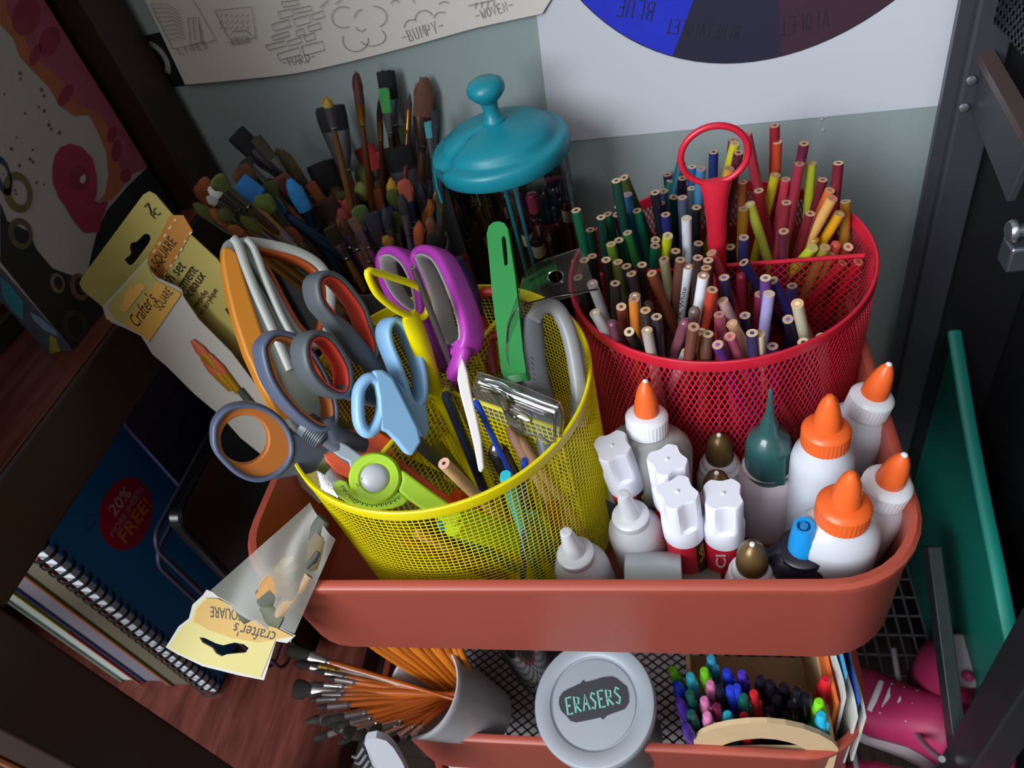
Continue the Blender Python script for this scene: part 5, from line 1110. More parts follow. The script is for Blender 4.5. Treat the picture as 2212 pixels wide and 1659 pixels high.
t = thing('pencil', 'unpainted natural wood pencil at the front of the yellow organizer', 'pencil', B)
MB().sweep([A, B], .0038, .0038, None, 16).build('barrel', M('c89c70', .6, var=.12, vs=200), t)
dd = (A - B).normalized(); MB().lathe([(.0011, 0), (.0011, .0003)], A, dd, 12).build('lead', M('2a2224', .5), t)
MB().lathe([(.0012, 0), (.0037, 0), (.0037, .0002), (.0012, .0002)], A, dd, 20, cap=False).build('cut_end', M('d8a890', .7), t)
for k, (px, py, fx, fy, lb) in enumerate(((1098, 925, .225, .07, 'left of the pair'), (1115, 940, .235, .075, 'right of the pair'))):
    A = aty(px, py, .082); t = thing('wooden_stick', 'pale wooden clay tool stick under the clear blister pack, ' + lb, 'wooden tool', foot(fx, fy), 'wooden tool sticks')
    MB().sweep([A, A.lerp(foot(fx, fy), .06), foot(fx, fy)], [.002, .0042, .0042], [.002, .0036, .0036], None, 14).build('shaft', M('b88c70', .5, var=.15, vs=100), t)
A = aty(1072, 970, .075)
t = thing('craft_blade_holder', 'black craft holder with a small chrome dome, beside the blue thin handle', 'tool', foot(.205, .08))
MB().lathe([(.0068, -.075), (.0068, -.003), (.0055, -.001)], A, (-.1, 0, 1), 24).build('barrel', M('141416', .35), t)
MB().lathe([(.0045, -.001), (.0045, .001), (.003, .003), (.0012, .0045), (.0002, .005)], A, (-.1, 0, 1), 24).build('chrome_cap', M('b8b8bc', .15, .95), t)
t = rod('metal_rod', 'short brass coloured tube under the clear blister pack', 'tube', aty(1087, 862, .085), foot(.21, .075), .0028, M('7a7058', .3, .6))
for k, (px, py, hx, lb) in enumerate(((900, 1150, 'c08468', 'salmon pink pencil lying inside the front of the yellow organizer'), (950, 1130, '1f8a94', 'teal blue crayon seen through the front of the yellow mesh'), (870, 1165, 'a8642c', 'tan pencil seen through the front of the yellow mesh'), (1150, 1110, '2c8470', 'green pencil seen through the yellow mesh near its right side'), (1190, 1090, '8a2c24', 'brick red pencil seen through the yellow mesh near its right side'), (1230, 1040, '6c5890', 'lavender pen seen through the right side of the yellow mesh'))):
    A = atz(px, py, -.01 - (k % 3) * .004); c_ = V((YC[0], YC[1], 0)); q = V((A.x, A.y, 0)) - c_
    if q.length > .093: q *= .093 / q.length
    A = V((c_.x + q.x, c_.y + q.y, A.z)); B = V((c_.x + q.x * .55 + .03, c_.y + q.y * .8, -.094))
    rod('pencil' if k not in (1, 5) else ('crayon' if k == 1 else 'pen'), lb, 'pencil' if k not in (1, 5) else ('crayon' if k == 1 else 'pen'), A, B, .0036, M(hx, .4), 'barrel')

# -- rotary cutter
LM = M('a8d02c', .35); DG = M('6c757c', .42); LG = M('8c979e', .4)
P0 = aty(815, 1035, .048); n = tilt(6, 10); fr = Frame(P0, n)
t = thing('rotary_cutter', 'lime green rotary cutter with grey button, at the front left of the yellow organizer', 'rotary cutter', (.1, .05, -.09))
def el(cx, cy, rx, ry, N=48): return [fr.P(*p) for p in Z2(ellipse(cx, cy, rx, ry, N))]
c3 = fr.P(*Z2([(940, 1065)])[0]); R1 = (fr.P(*Z2([(1255, 1065)])[0]) - c3).length
MB().lathe([(R1 * .55, .001), (R1 * .62, .0022), (R1 * .9, .0022), (R1 * .98, .001), (R1, -.001), (R1, -.004), (R1 * .9, -.0045)], c3, n, 64).build('disc', LM, t)
MB().lathe([(R1 * .97, -.0045), (R1 * 1.0, -.005), (R1 * 1.0, -.0075), (R1 * .95, -.008)], c3, n, 64).build('blade_plate', M('a4b4b4', .3, .3), t)
MB().lathe([(R1 * 1.0, -.0085), (R1 * 1.02, -.009), (R1 * 1.02, -.014), (R1 * .95, -.015)], c3, n, 64).build('back_disc', LM, t)
MB().lathe([(R1 * .55, .0012), (R1 * .52, .0022), (R1 * .42, .0034), (R1 * .25, .0043), (R1 * .001, .0046)], c3, n, 48).build('button', M('b4b8be', .35), t)
cr_ = Z2([(430, 1180), (455, 1110), (520, 1080), (590, 1105), (640, 1190), (720, 1270), (840, 1325), (960, 1335), (1090, 1300), (1215, 1220), (1340, 1330), (1270, 1390), (1150, 1430), (950, 1452), (760, 1430), (590, 1355), (480, 1270)])
bevel(MB().slab([fr.P(*p) - n * .001 for p in cr_], -n * .004).build('scale_arc', LM, t, 50), .001)
tk = MB()
for k in range(30):
    a = math.radians(158 - k * 3.9); x = 940 + 400 * math.cos(a); y = 1065 + 352 * math.sin(a); x2 = 940 + (425 if k % 2 else 445) * math.cos(a); y2 = 1065 + (372 if k % 2 else 388) * math.sin(a)
    p_, q_ = fr.P(*Z2([(x, y - 40)])[0]), fr.P(*Z2([(x2, y2 - 40)])[0]); tk.ribbon([p_ - n * .0009, q_ - n * .0009], .0005, n, .0002)
tk.build('scale_marks', M('1c2a14', .5), t, flat=True)
hd = Z2([(1240, 960), (1300, 985), (1400, 1060), (1600, 1210), (1800, 1350), (2000, 1500), (1900, 1660), (1700, 1560), (1480, 1425), (1340, 1330), (1215, 1220), (1260, 1090)])
bevel(MB().slab([fr.P(*p) + n * .001 for p in hd], -n * .014).build('handle', LM, t, 50), .003, 4)
e0, e1 = fr.P(*Z2([(1900, 1560)])[0]), V((.205, .075, -.085)); MB().sweep([e0 - n * .006, e0.lerp(e1, .5) - n * .006, e1], [.011, .010, .007], [.007, .007, .006], n, 16, sq=2.6).build('handle_end', LM, t)
ar = Z2([(300, 590), (340, 560), (420, 570), (600, 660), (760, 780), (860, 790), (700, 880), (640, 960), (620, 870), (520, 820), (400, 740), (310, 660)])
bevel(MB().slab([fr.P(*p) - n * .003 for p in ar], -n * .005).build('arm', LG, t, 50), .0015, 3)
k0, k1 = fr.P(*Z2([(85, 395)])[0]) - n * .004, fr.P(*Z2([(345, 600)])[0]) - n * .004; ax = k1 - k0; rk_ = .0082; prf = [(.001, 0), (rk_ * .85, 0), (rk_, ax.length * .04), (rk_, ax.length * .25)]
for q in range(8): h_ = ax.length * (.27 + q * .085); prf += [(rk_ * 1.02, h_), (rk_ * 1.02, h_ + ax.length * .045), (rk_ * .86, h_ + ax.length * .05), (rk_ * .86, h_ + ax.length * .08)]
MB().lathe(prf + [(rk_ * .6, ax.length)], k0, ax, 32).build('ribbed_knob', M('58616a', .4), t)
MB().sweep([k1, k1.lerp(c3, .35) - n * .004, c3 - n * .006], [.0045, .004, .003], .003, n, 12, sq=3).build('link', M('4c545c', .45), t)

# -- orange handled tool behind the cutter
P0 = aty(800, 960, .076); n = tilt(8, 10); fr = Frame(P0, n); ORH = M('e0501c', .4)
t = thing('orange_cutter', 'bright orange handle of a craft tool, lying behind the lime rotary cutter', 'cutter', (.15, .07, -.09))
bevel(MB().slab([fr.P(*p) for p in Z2([(320, 760), (380, 770), (480, 640), (500, 530), (620, 480), (760, 470), (1000, 510), (1150, 600), (1160, 740), (1260, 860), (1500, 1040), (1700, 1190), (1920, 1350), (1800, 1440), (1500, 1300), (1200, 1120), (900, 1000), (640, 1080), (460, 990), (340, 860)])], -n * .012).build('handle', ORH, t, 50), .003, 4)
MB().sweep([fr.P(700, 1010) - n * .006, fr.P(712, 1040) - n * .006, fr.P(740, 1060) - n * .004], [.006, .008, .006], [.002, .002, .002], n, 12).build('metal_edge', M('b0b0b4', .2, .95, bump=.5, bs=2000), t)
e0 = fr.P(980, 1085) - n * .006; MB().sweep([e0, e0.lerp(foot(.19, .09), .9)], [.009, .005], [.005, .004], n, 12, sq=3).build('handle_end', ORH, t)

# -- clear hang tab and clear blister pack
CL = clear('clear_film', (.93, .93, .94), .05, .12); CL2 = clear('clear_rim', (.85, .86, .86), .35, .1)
t = thing('hang_tab_packet', 'clear plastic hang tab with round hole, sticking out over the red organizer rim', 'packaging', (.22, .15, -.05))
fr = frame3(aty(1120, 660, .125), aty(1190, 600, .128), aty(1285, 560, .115))
tabp = [(1118, 640), (1130, 600), (1150, 575), (1180, 560), (1252, 536), (1262, 550), (1276, 590), (1290, 625), (1200, 650), (1160, 665), (1120, 690), (1098, 740), (1100, 790), (1092, 760), (1096, 700)]
flat('film', fr, [fr.uv(fr.P(*p)) for p in tabp], [[fr.uv(fr.P(*p)) for p in ellipse(1200, 598, 16, 13, 24, -10)]], .0006, CL, t)
MB().tube([fr.P(*p) for p in ellipse(1200, 598, 17, 14, 24, -10)], .0005, 6, True).build('hole_rim', CL2, t)
MB().tube(smooth([fr.P(*p) for p in [(1096, 740), (1100, 700), (1120, 665), (1160, 650), (1200, 640), (1290, 625)]], 3), .0006, 6).build('folded_edge', CL2, t)
t = thing('blister_pack', 'crumpled clear plastic blister pack lying in the right half of the yellow organizer', 'packaging', (.22, .08, -.02))
fr = frame3(aty(1030, 830, .10), aty(1210, 880, .085), aty(1190, 960, .06))
MB().slab([fr.P(*p) for p in ZL([(760, 110), (1200, 250), (1660, 440), (1700, 560), (1670, 840), (1560, 920), (1440, 830), (1290, 800), (1200, 720), (1060, 690), (860, 600), (760, 500), (700, 300)])], -fr.n * .0005).build('film', CL, t)
rg = MB()
for P_ in ([(800, 230), (1000, 270), (1120, 360), (1300, 430), (1500, 500), (1620, 540)], [(800, 290), (1010, 345), (1100, 410), (1300, 490), (1480, 560), (1590, 590), (1600, 900)], [(1080, 480), (1200, 530), (1330, 610), (1330, 660), (1200, 600), (1170, 620), (1110, 560)], [(1080, 680), (1200, 720), (1290, 800), (1440, 830), (1560, 910)], [(1640, 450), (1690, 600), (1660, 840)]):
    rg.tube(smooth([fr.P(*p) + fr.n * .001 for p in ZL(P_)], 4), .0009, 8)
rg.build('folded_ridges', CL2, t)
rdg = MB().sweep(smooth([fr.P(*p) + fr.n * .003 for p in ZL([(800, 235), (900, 265), (1020, 300), (1150, 380), (1300, 440), (1450, 500), (1620, 560)])], 4), .0035, .0022, fr.n, 12).build('fold', clear('clear_fold', (.9, .9, .92), .35, .05), t)

# ================================================================ brush packets at left
PY_ = M('aea058', .55, var=.06, vs=30); PO = M('b87c34', .55, var=.08, vs=30); TX = M('2a221c', .6); WHT = M('c8c2b8', .6)
MK = clear('milky_film', (.60, .56, .50), .02, .35, .85, .5)
Zp = crop(150, 390, .22604)
# back packet
t = thing('brush_packet', 'brush set packet marked 7 pc, the rear one leaning against the yellow organizer', 'packet', (.0, .15, -.05), 'brush set packets')
fr = frame3(aty(700, 1085, .118), aty(172, 605, .168), aty(320, 415, .168))
def U(pts): return [fr.uv(fr.P(*p)) for p in pts]
slot = Zp([(540, 780), (530, 760), (545, 735), (575, 720), (590, 690), (580, 650), (582, 610), (600, 590), (640, 585), (680, 550), (710, 515), (740, 505), (770, 520), (778, 555), (765, 590), (700, 680), (640, 760), (600, 805), (570, 812)])
out = [(172, 612), (178, 598), (310, 420), (322, 413), (336, 420), (400, 495), (470, 560), (560, 690), (640, 820), (700, 900), (640, 960), (560, 880), (440, 760), (340, 700), (230, 690), (222, 662), (180, 628)]
flat('card', fr, U(out), [U(slot)], .0008, PY_, t)
MB().slab([fr.off(.0006).P(*p) for p in Zp([(960, 330), (1090, 330), (1180, 480), (1080, 650), (960, 830), (850, 950), (760, 830), (760, 700), (850, 560)])], fr.n * .0003).build('printed_band', PO, t, flat=True, label='orange printed band')
ds = MB()
for a_, b_ in (((1000, 385), (1020, 370)), ((950, 465), (975, 435)), ((905, 540), (925, 510)), ((850, 615), (875, 585)), ((800, 690), (825, 660)), ((1145, 515), (1170, 490)), ((1100, 590), (1112, 570)), ((1060, 670), (1080, 645)), ((1015, 745), (1035, 715)), ((960, 825), (985, 800)), ((905, 905), (925, 880))):
    ds.ribbon([fr.off(.0011).P(*p) for p in Zp([a_, b_])], .0012, fr.n)
ds.build('stitch_marks', M('d8c8a0', .6), t, flat=True)
for s_, a_, b_, h_ in (('7', (720, 240), (790, 300), 0), ('PC', (815, 375), (870, 318), 0), ("'s SQUARE", (810, 890), (1025, 600), .0085), ('sh set', (960, 1010), (1110, 830), .0095), ('timent', (1075, 1070), (1230, 860), .0085), ('nceaux', (1130, 1155), (1300, 920), .0085), ('mode', (1210, 1230), (1320, 1075), .005), ('en acrylique', (1270, 1290), (1415, 1055), .005)):
    f2 = fr.off(.0011)
    if s_ == '7': pa, pb = f2.P(*Zp([(768, 318)])[0]), f2.P(*Zp([(808, 276)])[0]); h_ = .0068
    else: pa, pb = [f2.P(*p) for p in Zp([a_, b_])]
    text(s_, f2, pa, pb, 0, TX, t, hscale=h_ * 1.15 if h_ else None)
ln = MB(); ln.ribbon([fr.off(.0011).P(*p) for p in Zp([(1030, 1030), (1165, 825)])], .0005, fr.n); ln.build('printed_line', TX, t, flat=True)
MB().sweep([fr.P(500, 660) + fr.n * .002, fr.P(560, 740) + fr.n * .002, fr.P(620, 830) + fr.n * .002], [.005, .006, .003], [.002, .003, .002], fr.n, 12).build('brush_head', M('4a2c28', .6), t)
# front packet
t = thing('brush_packet', 'milky brush packet with scalloped yellow header, in front of the 7 pc packet', 'packet', (.0, .13, -.05), 'brush set packets')
fr = frame3(aty(690, 1080, .100), aty(222, 660, .148), aty(380, 590, .148))
pou = [(222, 662), (228, 680), (240, 695), (270, 708), (305, 725), (318, 745), (330, 765), (360, 790), (420, 850), (480, 900), (520, 945), (600, 1010), (650, 1050), (692, 1088), (700, 1070), (690, 1000), (640, 930), (560, 840), (500, 760), (430, 690), (396, 640), (394, 628), (385, 620), (340, 600), (325, 585), (320, 556), (222, 662)][:-1]
flat('pouch', fr, U(pou), [], .0008, MK, t)
f2 = fr.off(.0007)
MB().slab([f2.P(*p) for p in [(232, 660), (318, 562), (326, 590), (340, 606), (386, 628), (388, 638), (322, 735), (306, 718), (270, 700), (245, 688)]], fr.n * .0003).build('header_card', M('a89c58', .55), t, flat=True, label='olive yellow header card')
f3 = fr.off(.0012)
MB().slab([f3.P(*p) for p in Zp([(520, 1370), (830, 960), (930, 1010), (1060, 1070), (1065, 1095), (760, 1540), (690, 1470), (600, 1420)])], fr.n * .0002).build('printed_band', M('c89844', .55), t, flat=True, label='orange printed band')
MB().slab([f3.P(*p) for p in Zp([(485, 1200), (520, 1160), (540, 1060), (580, 1020), (620, 1030), (660, 975), (700, 985), (730, 1020), (640, 1130), (560, 1240), (520, 1252), (490, 1235)])], fr.n * .0004).build('hang_hole', M('d0a050', .6), t, flat=True, label='hang hole showing the orange card behind')
for s_, a_, b_, h_ in (("Crafter's", (650, 1415), (835, 1150), .013), ('SQUARE', (865, 1250), (990, 1075), .0085)):
    f4 = fr.off(.0016); text(s_, f4, *[f4.P(*p) for p in Zp([a_, b_])], 0, TX, t, shear=.3 if s_[0] == 'C' else 0, hscale=h_)
for px, py, qx, qy, w_ in ((418, 732, 470, 792, .006), (440, 770, 505, 838, .0065), (455, 762, 520, 845, .005)):
    A, B = fr.P(px, py) + fr.n * .002, fr.P(qx, qy) + fr.n * .002
    MB().sweep([A, A.lerp(B, .35), A.lerp(B, .55)], [w_ * .3, w_ * .8, w_ * .7], [.001, .002, .002], fr.n, 12).build('brush_head', M('b0502c', .6), t)
    MB().sweep([A.lerp(B, .5), B], [w_ * .75, w_ * .6], [.0022, .002], fr.n, 12).build('ferrule', M('c08c20', .3, .6), t)
MB().sweep([fr.P(520, 838) + fr.n * .002, fr.P(570, 900) + fr.n * .002, fr.P(620, 960) + fr.n * .002], [.003, .0035, .0025], [.002, .002, .002], fr.n, 10).build('brush_handle', M('3c4038', .4), t)
# drooping packet over the tray corner
t = thing('brush_packet', 'crumpled brush packet drooping over the front left corner of the red tray', 'packet', (.02, -.01, 0), 'brush set packets')
fr = frame3(aty(700, 1110, .032), aty(360, 1395, -.028), aty(575, 1465, -.042))
MK2 = clear('pouch_film', (.60, .58, .48), .01, .35, .22, .45)
pou = [(455, 1275), (500, 1225), (560, 1160), (620, 1110), (670, 1085), (715, 1120), (725, 1160), (715, 1190), (690, 1260), (665, 1300), (645, 1370), (615, 1385), (575, 1360), (500, 1310)]
nu, nv = 10, 8
def q3(u, v):
    A = (455 + (670 - 455) * u, 1275 + (1085 - 1275) * u); B = (628 + (725 - 628) * u, 1388 + (1165 - 1388) * u)
    p = fr.P(A[0] + (B[0] - A[0]) * v, A[1] + (B[1] - A[1]) * v); return p + fr.n * (.0035 * math.sin(PI * v) + .0016 * math.sin(9 * u + 5 * v) * math.sin(PI * v))
MB().grid(q3, 20, 14).build('pouch', MK2, t, 180)
hp = [(360, 1397), (372, 1378), (388, 1352), (410, 1335), (418, 1305), (440, 1285), (448, 1273), (462, 1278), (470, 1286), (520, 1312), (560, 1330), (600, 1352), (640, 1372), (622, 1388), (598, 1384), (572, 1468), (520, 1458), (440, 1438), (385, 1412)]
slot = [(434, 1375), (445, 1376), (470, 1388), (485, 1392), (510, 1386), (530, 1390), (540, 1398), (534, 1408), (510, 1410), (492, 1412), (482, 1416), (470, 1410), (462, 1398), (440, 1386)]
flat('header_back', fr, U(hp), [U(slot)], .0008, M('b4b0a8', .6), t, h=.0006)
flat('header_card', fr, U([(368, 1394), (396, 1352), (416, 1338), (424, 1312), (446, 1290), (470, 1292), (520, 1318), (636, 1374), (598, 1380), (566, 1462), (440, 1432), (388, 1408)]), [U(slot)], .0004, M('b4a860', .55), t, h=.0013, label='yellow header card')
f2 = fr.off(.0017)
MB().slab([f2.P(*p) for p in [(418, 1342), (426, 1314), (448, 1292), (470, 1293), (520, 1318), (632, 1374), (560, 1388), (500, 1378), (450, 1360)]], fr.n * .0002).build('printed_band', M('b08a34', .55), t, flat=True, label='orange yellow printed band')
f3 = fr.off(.0021)
for s_, a_, b_, h_ in (('SQUARE', (522, 1318), (455, 1310), .0105), ("crafter's", (598, 1366), (508, 1345), .0120)):
    text(s_, f3, f3.P(*a_), f3.P(*b_), 0, TX, t, hscale=h_, shear=.3 if s_[0] == 'c' else 0)
for (a_, b_, w_, hx, nm) in (((690, 1150), (620, 1250), .013, '5c4a24', 'brush_head'), ((650, 1215), (560, 1290), .010, 'a87420', 'brush_head'), ((668, 1240), (600, 1330), .006, '9a7a58', 'brush_head'), ((640, 1200), (600, 1235), .005, 'b8a078', 'knotted_tie'), ((700, 1120), (650, 1190), .008, '34382c', 'brush_handle'), ((665, 1225), (690, 1190), .004, '1c2018', 'brush_handle'), ((590, 1275), (520, 1330), .014, '33381c', 'brush_head'), ((560, 1310), (610, 1345), .009, '4a4c30', 'brush_head')):
    A, B = fr.P(*a_) + fr.n * .0005, fr.P(*b_) + fr.n * .0005
    MB().sweep([A, A.lerp(B, .5), B], [w_ * .6, w_, w_ * .6], .0022, fr.n, 12).build(nm, M(hx, .6, var=.3, vs=150), t)
# ================================================================ glue and bottles at front right
MIL = M('c8ccd4', .28, sss=.25); MIL2 = M('d4d2dc', .3, sss=.2); CAPW = M('e6e8ee', .3); ORC = M('e86428', .35); GLD = M('6e5636', .35, .4)
def up_prof(R, H, sx, sy, c, mat, parent, n_=48, ax=(0, 0, 1), xd=None, name='body', shoulder=.022, neck=.011):
    pr = [(.001, 0), (R * .88, 0), (R * .97, .003), (R, .008), (R, H - shoulder), (R * .985, H - shoulder * .8), (R * .9, H - shoulder * .5), (R * .72, H - shoulder * .25), (neck * 1.15 / max(sx, sy), H - .003), (neck / max(sx, sy), H)]
    return MB().lathe(pr, c, ax, n_, sx, sy, xdir=xd).build(name, mat, parent, 60)
def glue(px, py, zc, bx, by, lb, body, collar, tip, R=.0235, sx=1.0, sy=.72, xd=(1, 0, 0), sc=1.0, white_tip=True, cr=.0145):
    cr *= .93; R *= .93; c = atz(px, py, zc); b = V((bx, by, -.099)) if bx is not None else V((c.x, c.y, -.099)); ax = (c - b).normalized(); H = (c - b).length - .006 * sc
    t = thing('glue_bottle', lb, 'glue bottle', b, 'glue bottles')
    up_prof(R, H, sx, sy, b, body, t, ax=ax, xd=xd)
    MB().lathe([(cr * .94, -.0085 * sc), (cr, -.008 * sc, 1), (cr, .0035 * sc, 1), (cr * .95, .0048 * sc), (cr * .8, .0062 * sc), (.0072 * sc, .0072 * sc)], c, ax, 72, rib=.022).build('collar', collar, t, 25)
    if tip: 
        MB().lathe([(.0080, .0066), (.0079, .008, 1), (.0072, .016, 1), (.0069, .0175), (.0059, .023), (.0042, .028), (.0022 * sc, .0315 * sc), (.0012 * sc, .032 * sc)], c, ax, 40, rib=.03).build('twist_tip', tip, t, 25)
        if white_tip: MB().lathe([(.0019 * sc, .0312 * sc), (.0016 * sc, .0325 * sc), (.0005 * sc, .033 * sc)], c, ax, 14).build('nozzle_point', CAPW, t)
    return t, b, ax, H
gG = clear('clear_glue', (.62, .62, .60), .04, .18, .55)
t, b, ax, H = glue(1397, 907, .022, 0.272, .092, 'large clear glue bottle with white collar and orange tip, against the red organizer', gG, CAPW, ORC, R=.0315, sx=1.0, sy=.60)
fr = Frame(b + V((0, -.0182, .062)), (-.05, -1, .0))
lbm = MB()
def onb(u, v): 
    a = -PI / 2 + u; return b + V((.0297 * math.cos(a), .0297 * .61 * math.sin(a), v))
MB().grid(lambda u, v: onb((u - .5) * 2.0, .012 + v * .060) + V((0, -.0003, 0)), 24, 3).build('label', M('23242e', .4), t)
MB().grid(lambda u, v: onb((u - .5) * 1.6 - .1, .047 + v * .022 * math.sin(PI * u)) + V((0, -.0007, 0)), 24, 3).build('emblem', M('e8e4e0', .4), t, label='white and orange arched emblem')
MB().grid(lambda u, v: onb((u - .5) * 1.6 - .1, .047 + .022 * math.sin(PI * u) + v * .004) + V((0, -.0008, 0)), 24, 1).build('emblem_border', M('d8582c', .4), t)
fl2 = Frame(onb(-.35, .036) + V((0, -.0012, 0)), (-.25, -1, 0)); text('ME', fl2, fl2.o, fl2.o + V((.014, -.0035, 0)), 0, M('e0e0e4', .4), t, bold=.03, hscale=.011)
glue(1784, 935, .022, .384, .088, 'white glue bottle with orange collar, between the green capped bottle and the back bottle', MIL, ORC, ORC, R=.0205, sy=.95, white_tip=False, cr=.0148)
glue(1880, 866, .010, .393, .122, 'white glue bottle with white collar and orange tip, furthest back at right', MIL, CAPW, ORC, R=.0225, sy=.85, cr=.0142)
glue(1914, 1052, .004, .398, .068, 'white glue bottle with white collar, beside the right tray rim', MIL, CAPW, ORC, R=.026, sy=.72, xd=(.8, .6, 0), cr=.0145)
t, b, ax, H = glue(1822, 1098, .020, .380, .037, 'white glue bottle with wide orange collar, nearest the front right corner', MIL, ORC, ORC, R=.025, sy=.78, white_tip=False, cr=.0152)
MB().grid(lambda u, v: b + ax * (.02 + v * .055) + V((.0235 * math.cos(-2.9 + u * 1.0), .0235 * .79 * math.sin(-2.9 + u * 1.0), 0)), 14, 3).build('label', M('d8622c', .4), t, label='orange and white label edge')

def gstick(px, py, zt, dx, dy, lb, mat=None, rot=0, letters=None):
    c = atz(px, py, zt); b = V((c.x + dx, c.y + dy, -.099)); ax = (c - b).normalized(); t = thing('glue_stick', lb, 'glue stick', b, 'glue sticks'); mat = mat or M('e4e6f2', .3)
    L = (c - b).length; R = .0128; x = V((math.cos(rot), math.sin(rot), 0)); x = (x - ax * x.dot(ax)).normalized(); y = ax.cross(x)
    rings = []; n_ = 64
    def sec(h, k, s_=1.0):
        for q in range(n_):
            th = 2 * PI * q / n_; r = R * s_
            if k > 0:
                m_ = min(abs(((th - a + PI) % (2 * PI)) - PI) for a in (0, PI / 2, PI, 3 * PI / 2)); cut = max(0, .0029 * k * (1 - (m_ / .52) ** 2)) if m_ < .52 else 0
                r -= cut
            rings.append(c + ax * (h - L * 0) + x * r * math.cos(th) + y * r * math.sin(th))
    hs = [(-.044, 0, .94), (-.043, 0, 1), (-.030, 0, 1), (-.0275, .2, 1), (-.0255, 1, 1), (-.012, 1, 1), (-.002, 1, 1), (-.0007, 1, .985), (0, 1, .95)]
    for h, k, s_ in hs: sec(h, k, s_)
    fs = [(i * n_ + q, i * n_ + (q + 1) % n_, (i + 1) * n_ + (q + 1) % n_, (i + 1) * n_ + q) for i in range(len(hs) - 1) for q in range(n_)]
    fs += [tuple(range(n_))[::-1], tuple((len(hs) - 1) * n_ + q for q in range(n_))]
    cp = MB().add(rings, fs).build('cap', mat, t, 28)
    MB().lathe([(.0012, -.0002), (.0011, .0006), (.0004, .001)], c, ax, 12).build('moulding_dot', mat, cp)
    MB().lathe([(.0105, 0), (.0122, .001), (.0122, L - .043)], b, ax, 40).build('tube', M('c81c34', .4), t, label='red tube')
    f_ = lambda u, v: b + ax * (.02 + v * (L - .064)) + x * .01235 * math.cos(rr0 + u) + y * .01235 * math.sin(rr0 + u)
    rr0 = -PI / 2 + .55 - rot
    MB().grid(lambda u, v: f_(u * 1.0, v), 12, 1).build('label_panel', M('2a2824', .4), t, label='black label panel')
    if letters:
        ln = MB()
        for s_, u0, hx in letters:
            P = b + ax * (L - .063) + x * .0126 * math.cos(rr0 + u0) + y * .0126 * math.sin(rr0 + u0); nn = (x * math.cos(rr0 + u0) + y * math.sin(rr0 + u0)).normalized(); f4 = Frame(P, nn)
            text(s_, f4, P, P + ax * .016, .0003, M(hx, .4), t, bold=.02, hscale=.0085)
    return t
gstick(1322, 962, .022, .012, .006, 'translucent white capped glue stick, leaning beside the yellow organizer', M('d4d4de', .3), .3, [('Clue', .5, 'c8c03c')])
gstick(1441, 992, .018, .002, 0, 'white capped glue stick in the middle, directly behind another one', None, .5)
gstick(1463, 1062, .018, .004, 0, 'white capped glue stick in the middle, in front of another one', None, .45, [('Sch', .5, 'c8c03c')])
gstick(1562, 1066, .014, -.001, 0, 'white capped glue stick at right, red label reading Cl', None, .03, [('Cl', -.55, 'e0c0c8'), ('Sc', .5, 'c8c03c')])

NOZ = clear('nozzle_plastic', (.86, .87, .90), .05, .3, .7)
def nozzle(px, py, zt, lb, dx=0, dy=0, R=.0185):
    c = atz(px, py, zt); b = V((c.x + dx, c.y + dy, -.099)); ax = (c - b).normalized(); H = (c - b).length
    t = thing('squeeze_bottle', lb, 'squeeze bottle', b, 'milky squeeze bottles')
    up_prof(R, H - .028, 1, 1, b, NOZ, t, ax=ax, shoulder=.018, neck=.011)
    MB().lathe([(.0118, -.030), (.0122, -.029), (.0122, -.0245), (.0112, -.0235), (.0075, -.0225)], c, ax, 40).build('collar', NOZ, t)
    MB().lathe([(.0072, -.0238), (.0068, -.021), (.0060, -.014), (.0044, -.004), (.0038, -.0005), (.0026, .0002), (.0012, 0)], c, ax, 32).build('nozzle', NOZ, t)
nozzle(1222, 1148, .004, 'milky squeeze bottle with pointed nozzle, lower left one beside the yellow mesh', .008, .0)
nozzle(1346, 1066, .006, 'milky squeeze bottle with pointed nozzle, behind the clear tape dispenser', .008, .002)

def fabric(px, py, zt, lb, dx=0, dy=0, tip=GLD, R=.0165):
    c = atz(px, py, zt); b = V((c.x + dx, c.y + dy, -.099)); ax = (c - b).normalized(); H = (c - b).length
    t = thing('paint_bottle', lb, 'paint bottle', b, 'gold tipped paint bottles')
    up_prof(R, H - .028, 1, 1, b, CAPW, t, ax=ax, shoulder=.02, neck=.012)
    MB().lathe([(.0118, -.032), (.0122, -.028), (.0112, -.0245), (.009, -.0225)], c, ax, 40).build('collar', CAPW, t)
    MB().lathe([(.0090, -.0235), (.0092, -.020, 1), (.0085, -.010, 1), (.0082, -.009), (.0068, -.004), (.0038, -.0005), (.0016, .0008)], c, ax, 56, rib=.03).build('twist_tip', tip, t, 25)
    MB().lathe([(.0017, .0003), (.0014, .0018), (.0005, .0022)], c, ax, 12).build('nozzle_point', CAPW, t)
fabric(1553, 942, -.004, 'white bottle with bronze gold tip, standing against the red mesh')
fabric(1548, 1024, -.002, 'white bottle with bronze gold tip, mostly hidden behind the right glue stick', .0, .002)
fabric(1625, 1178, .0, 'white bottle with bronze gold tip, nearest the front tray rim', .0, .001)

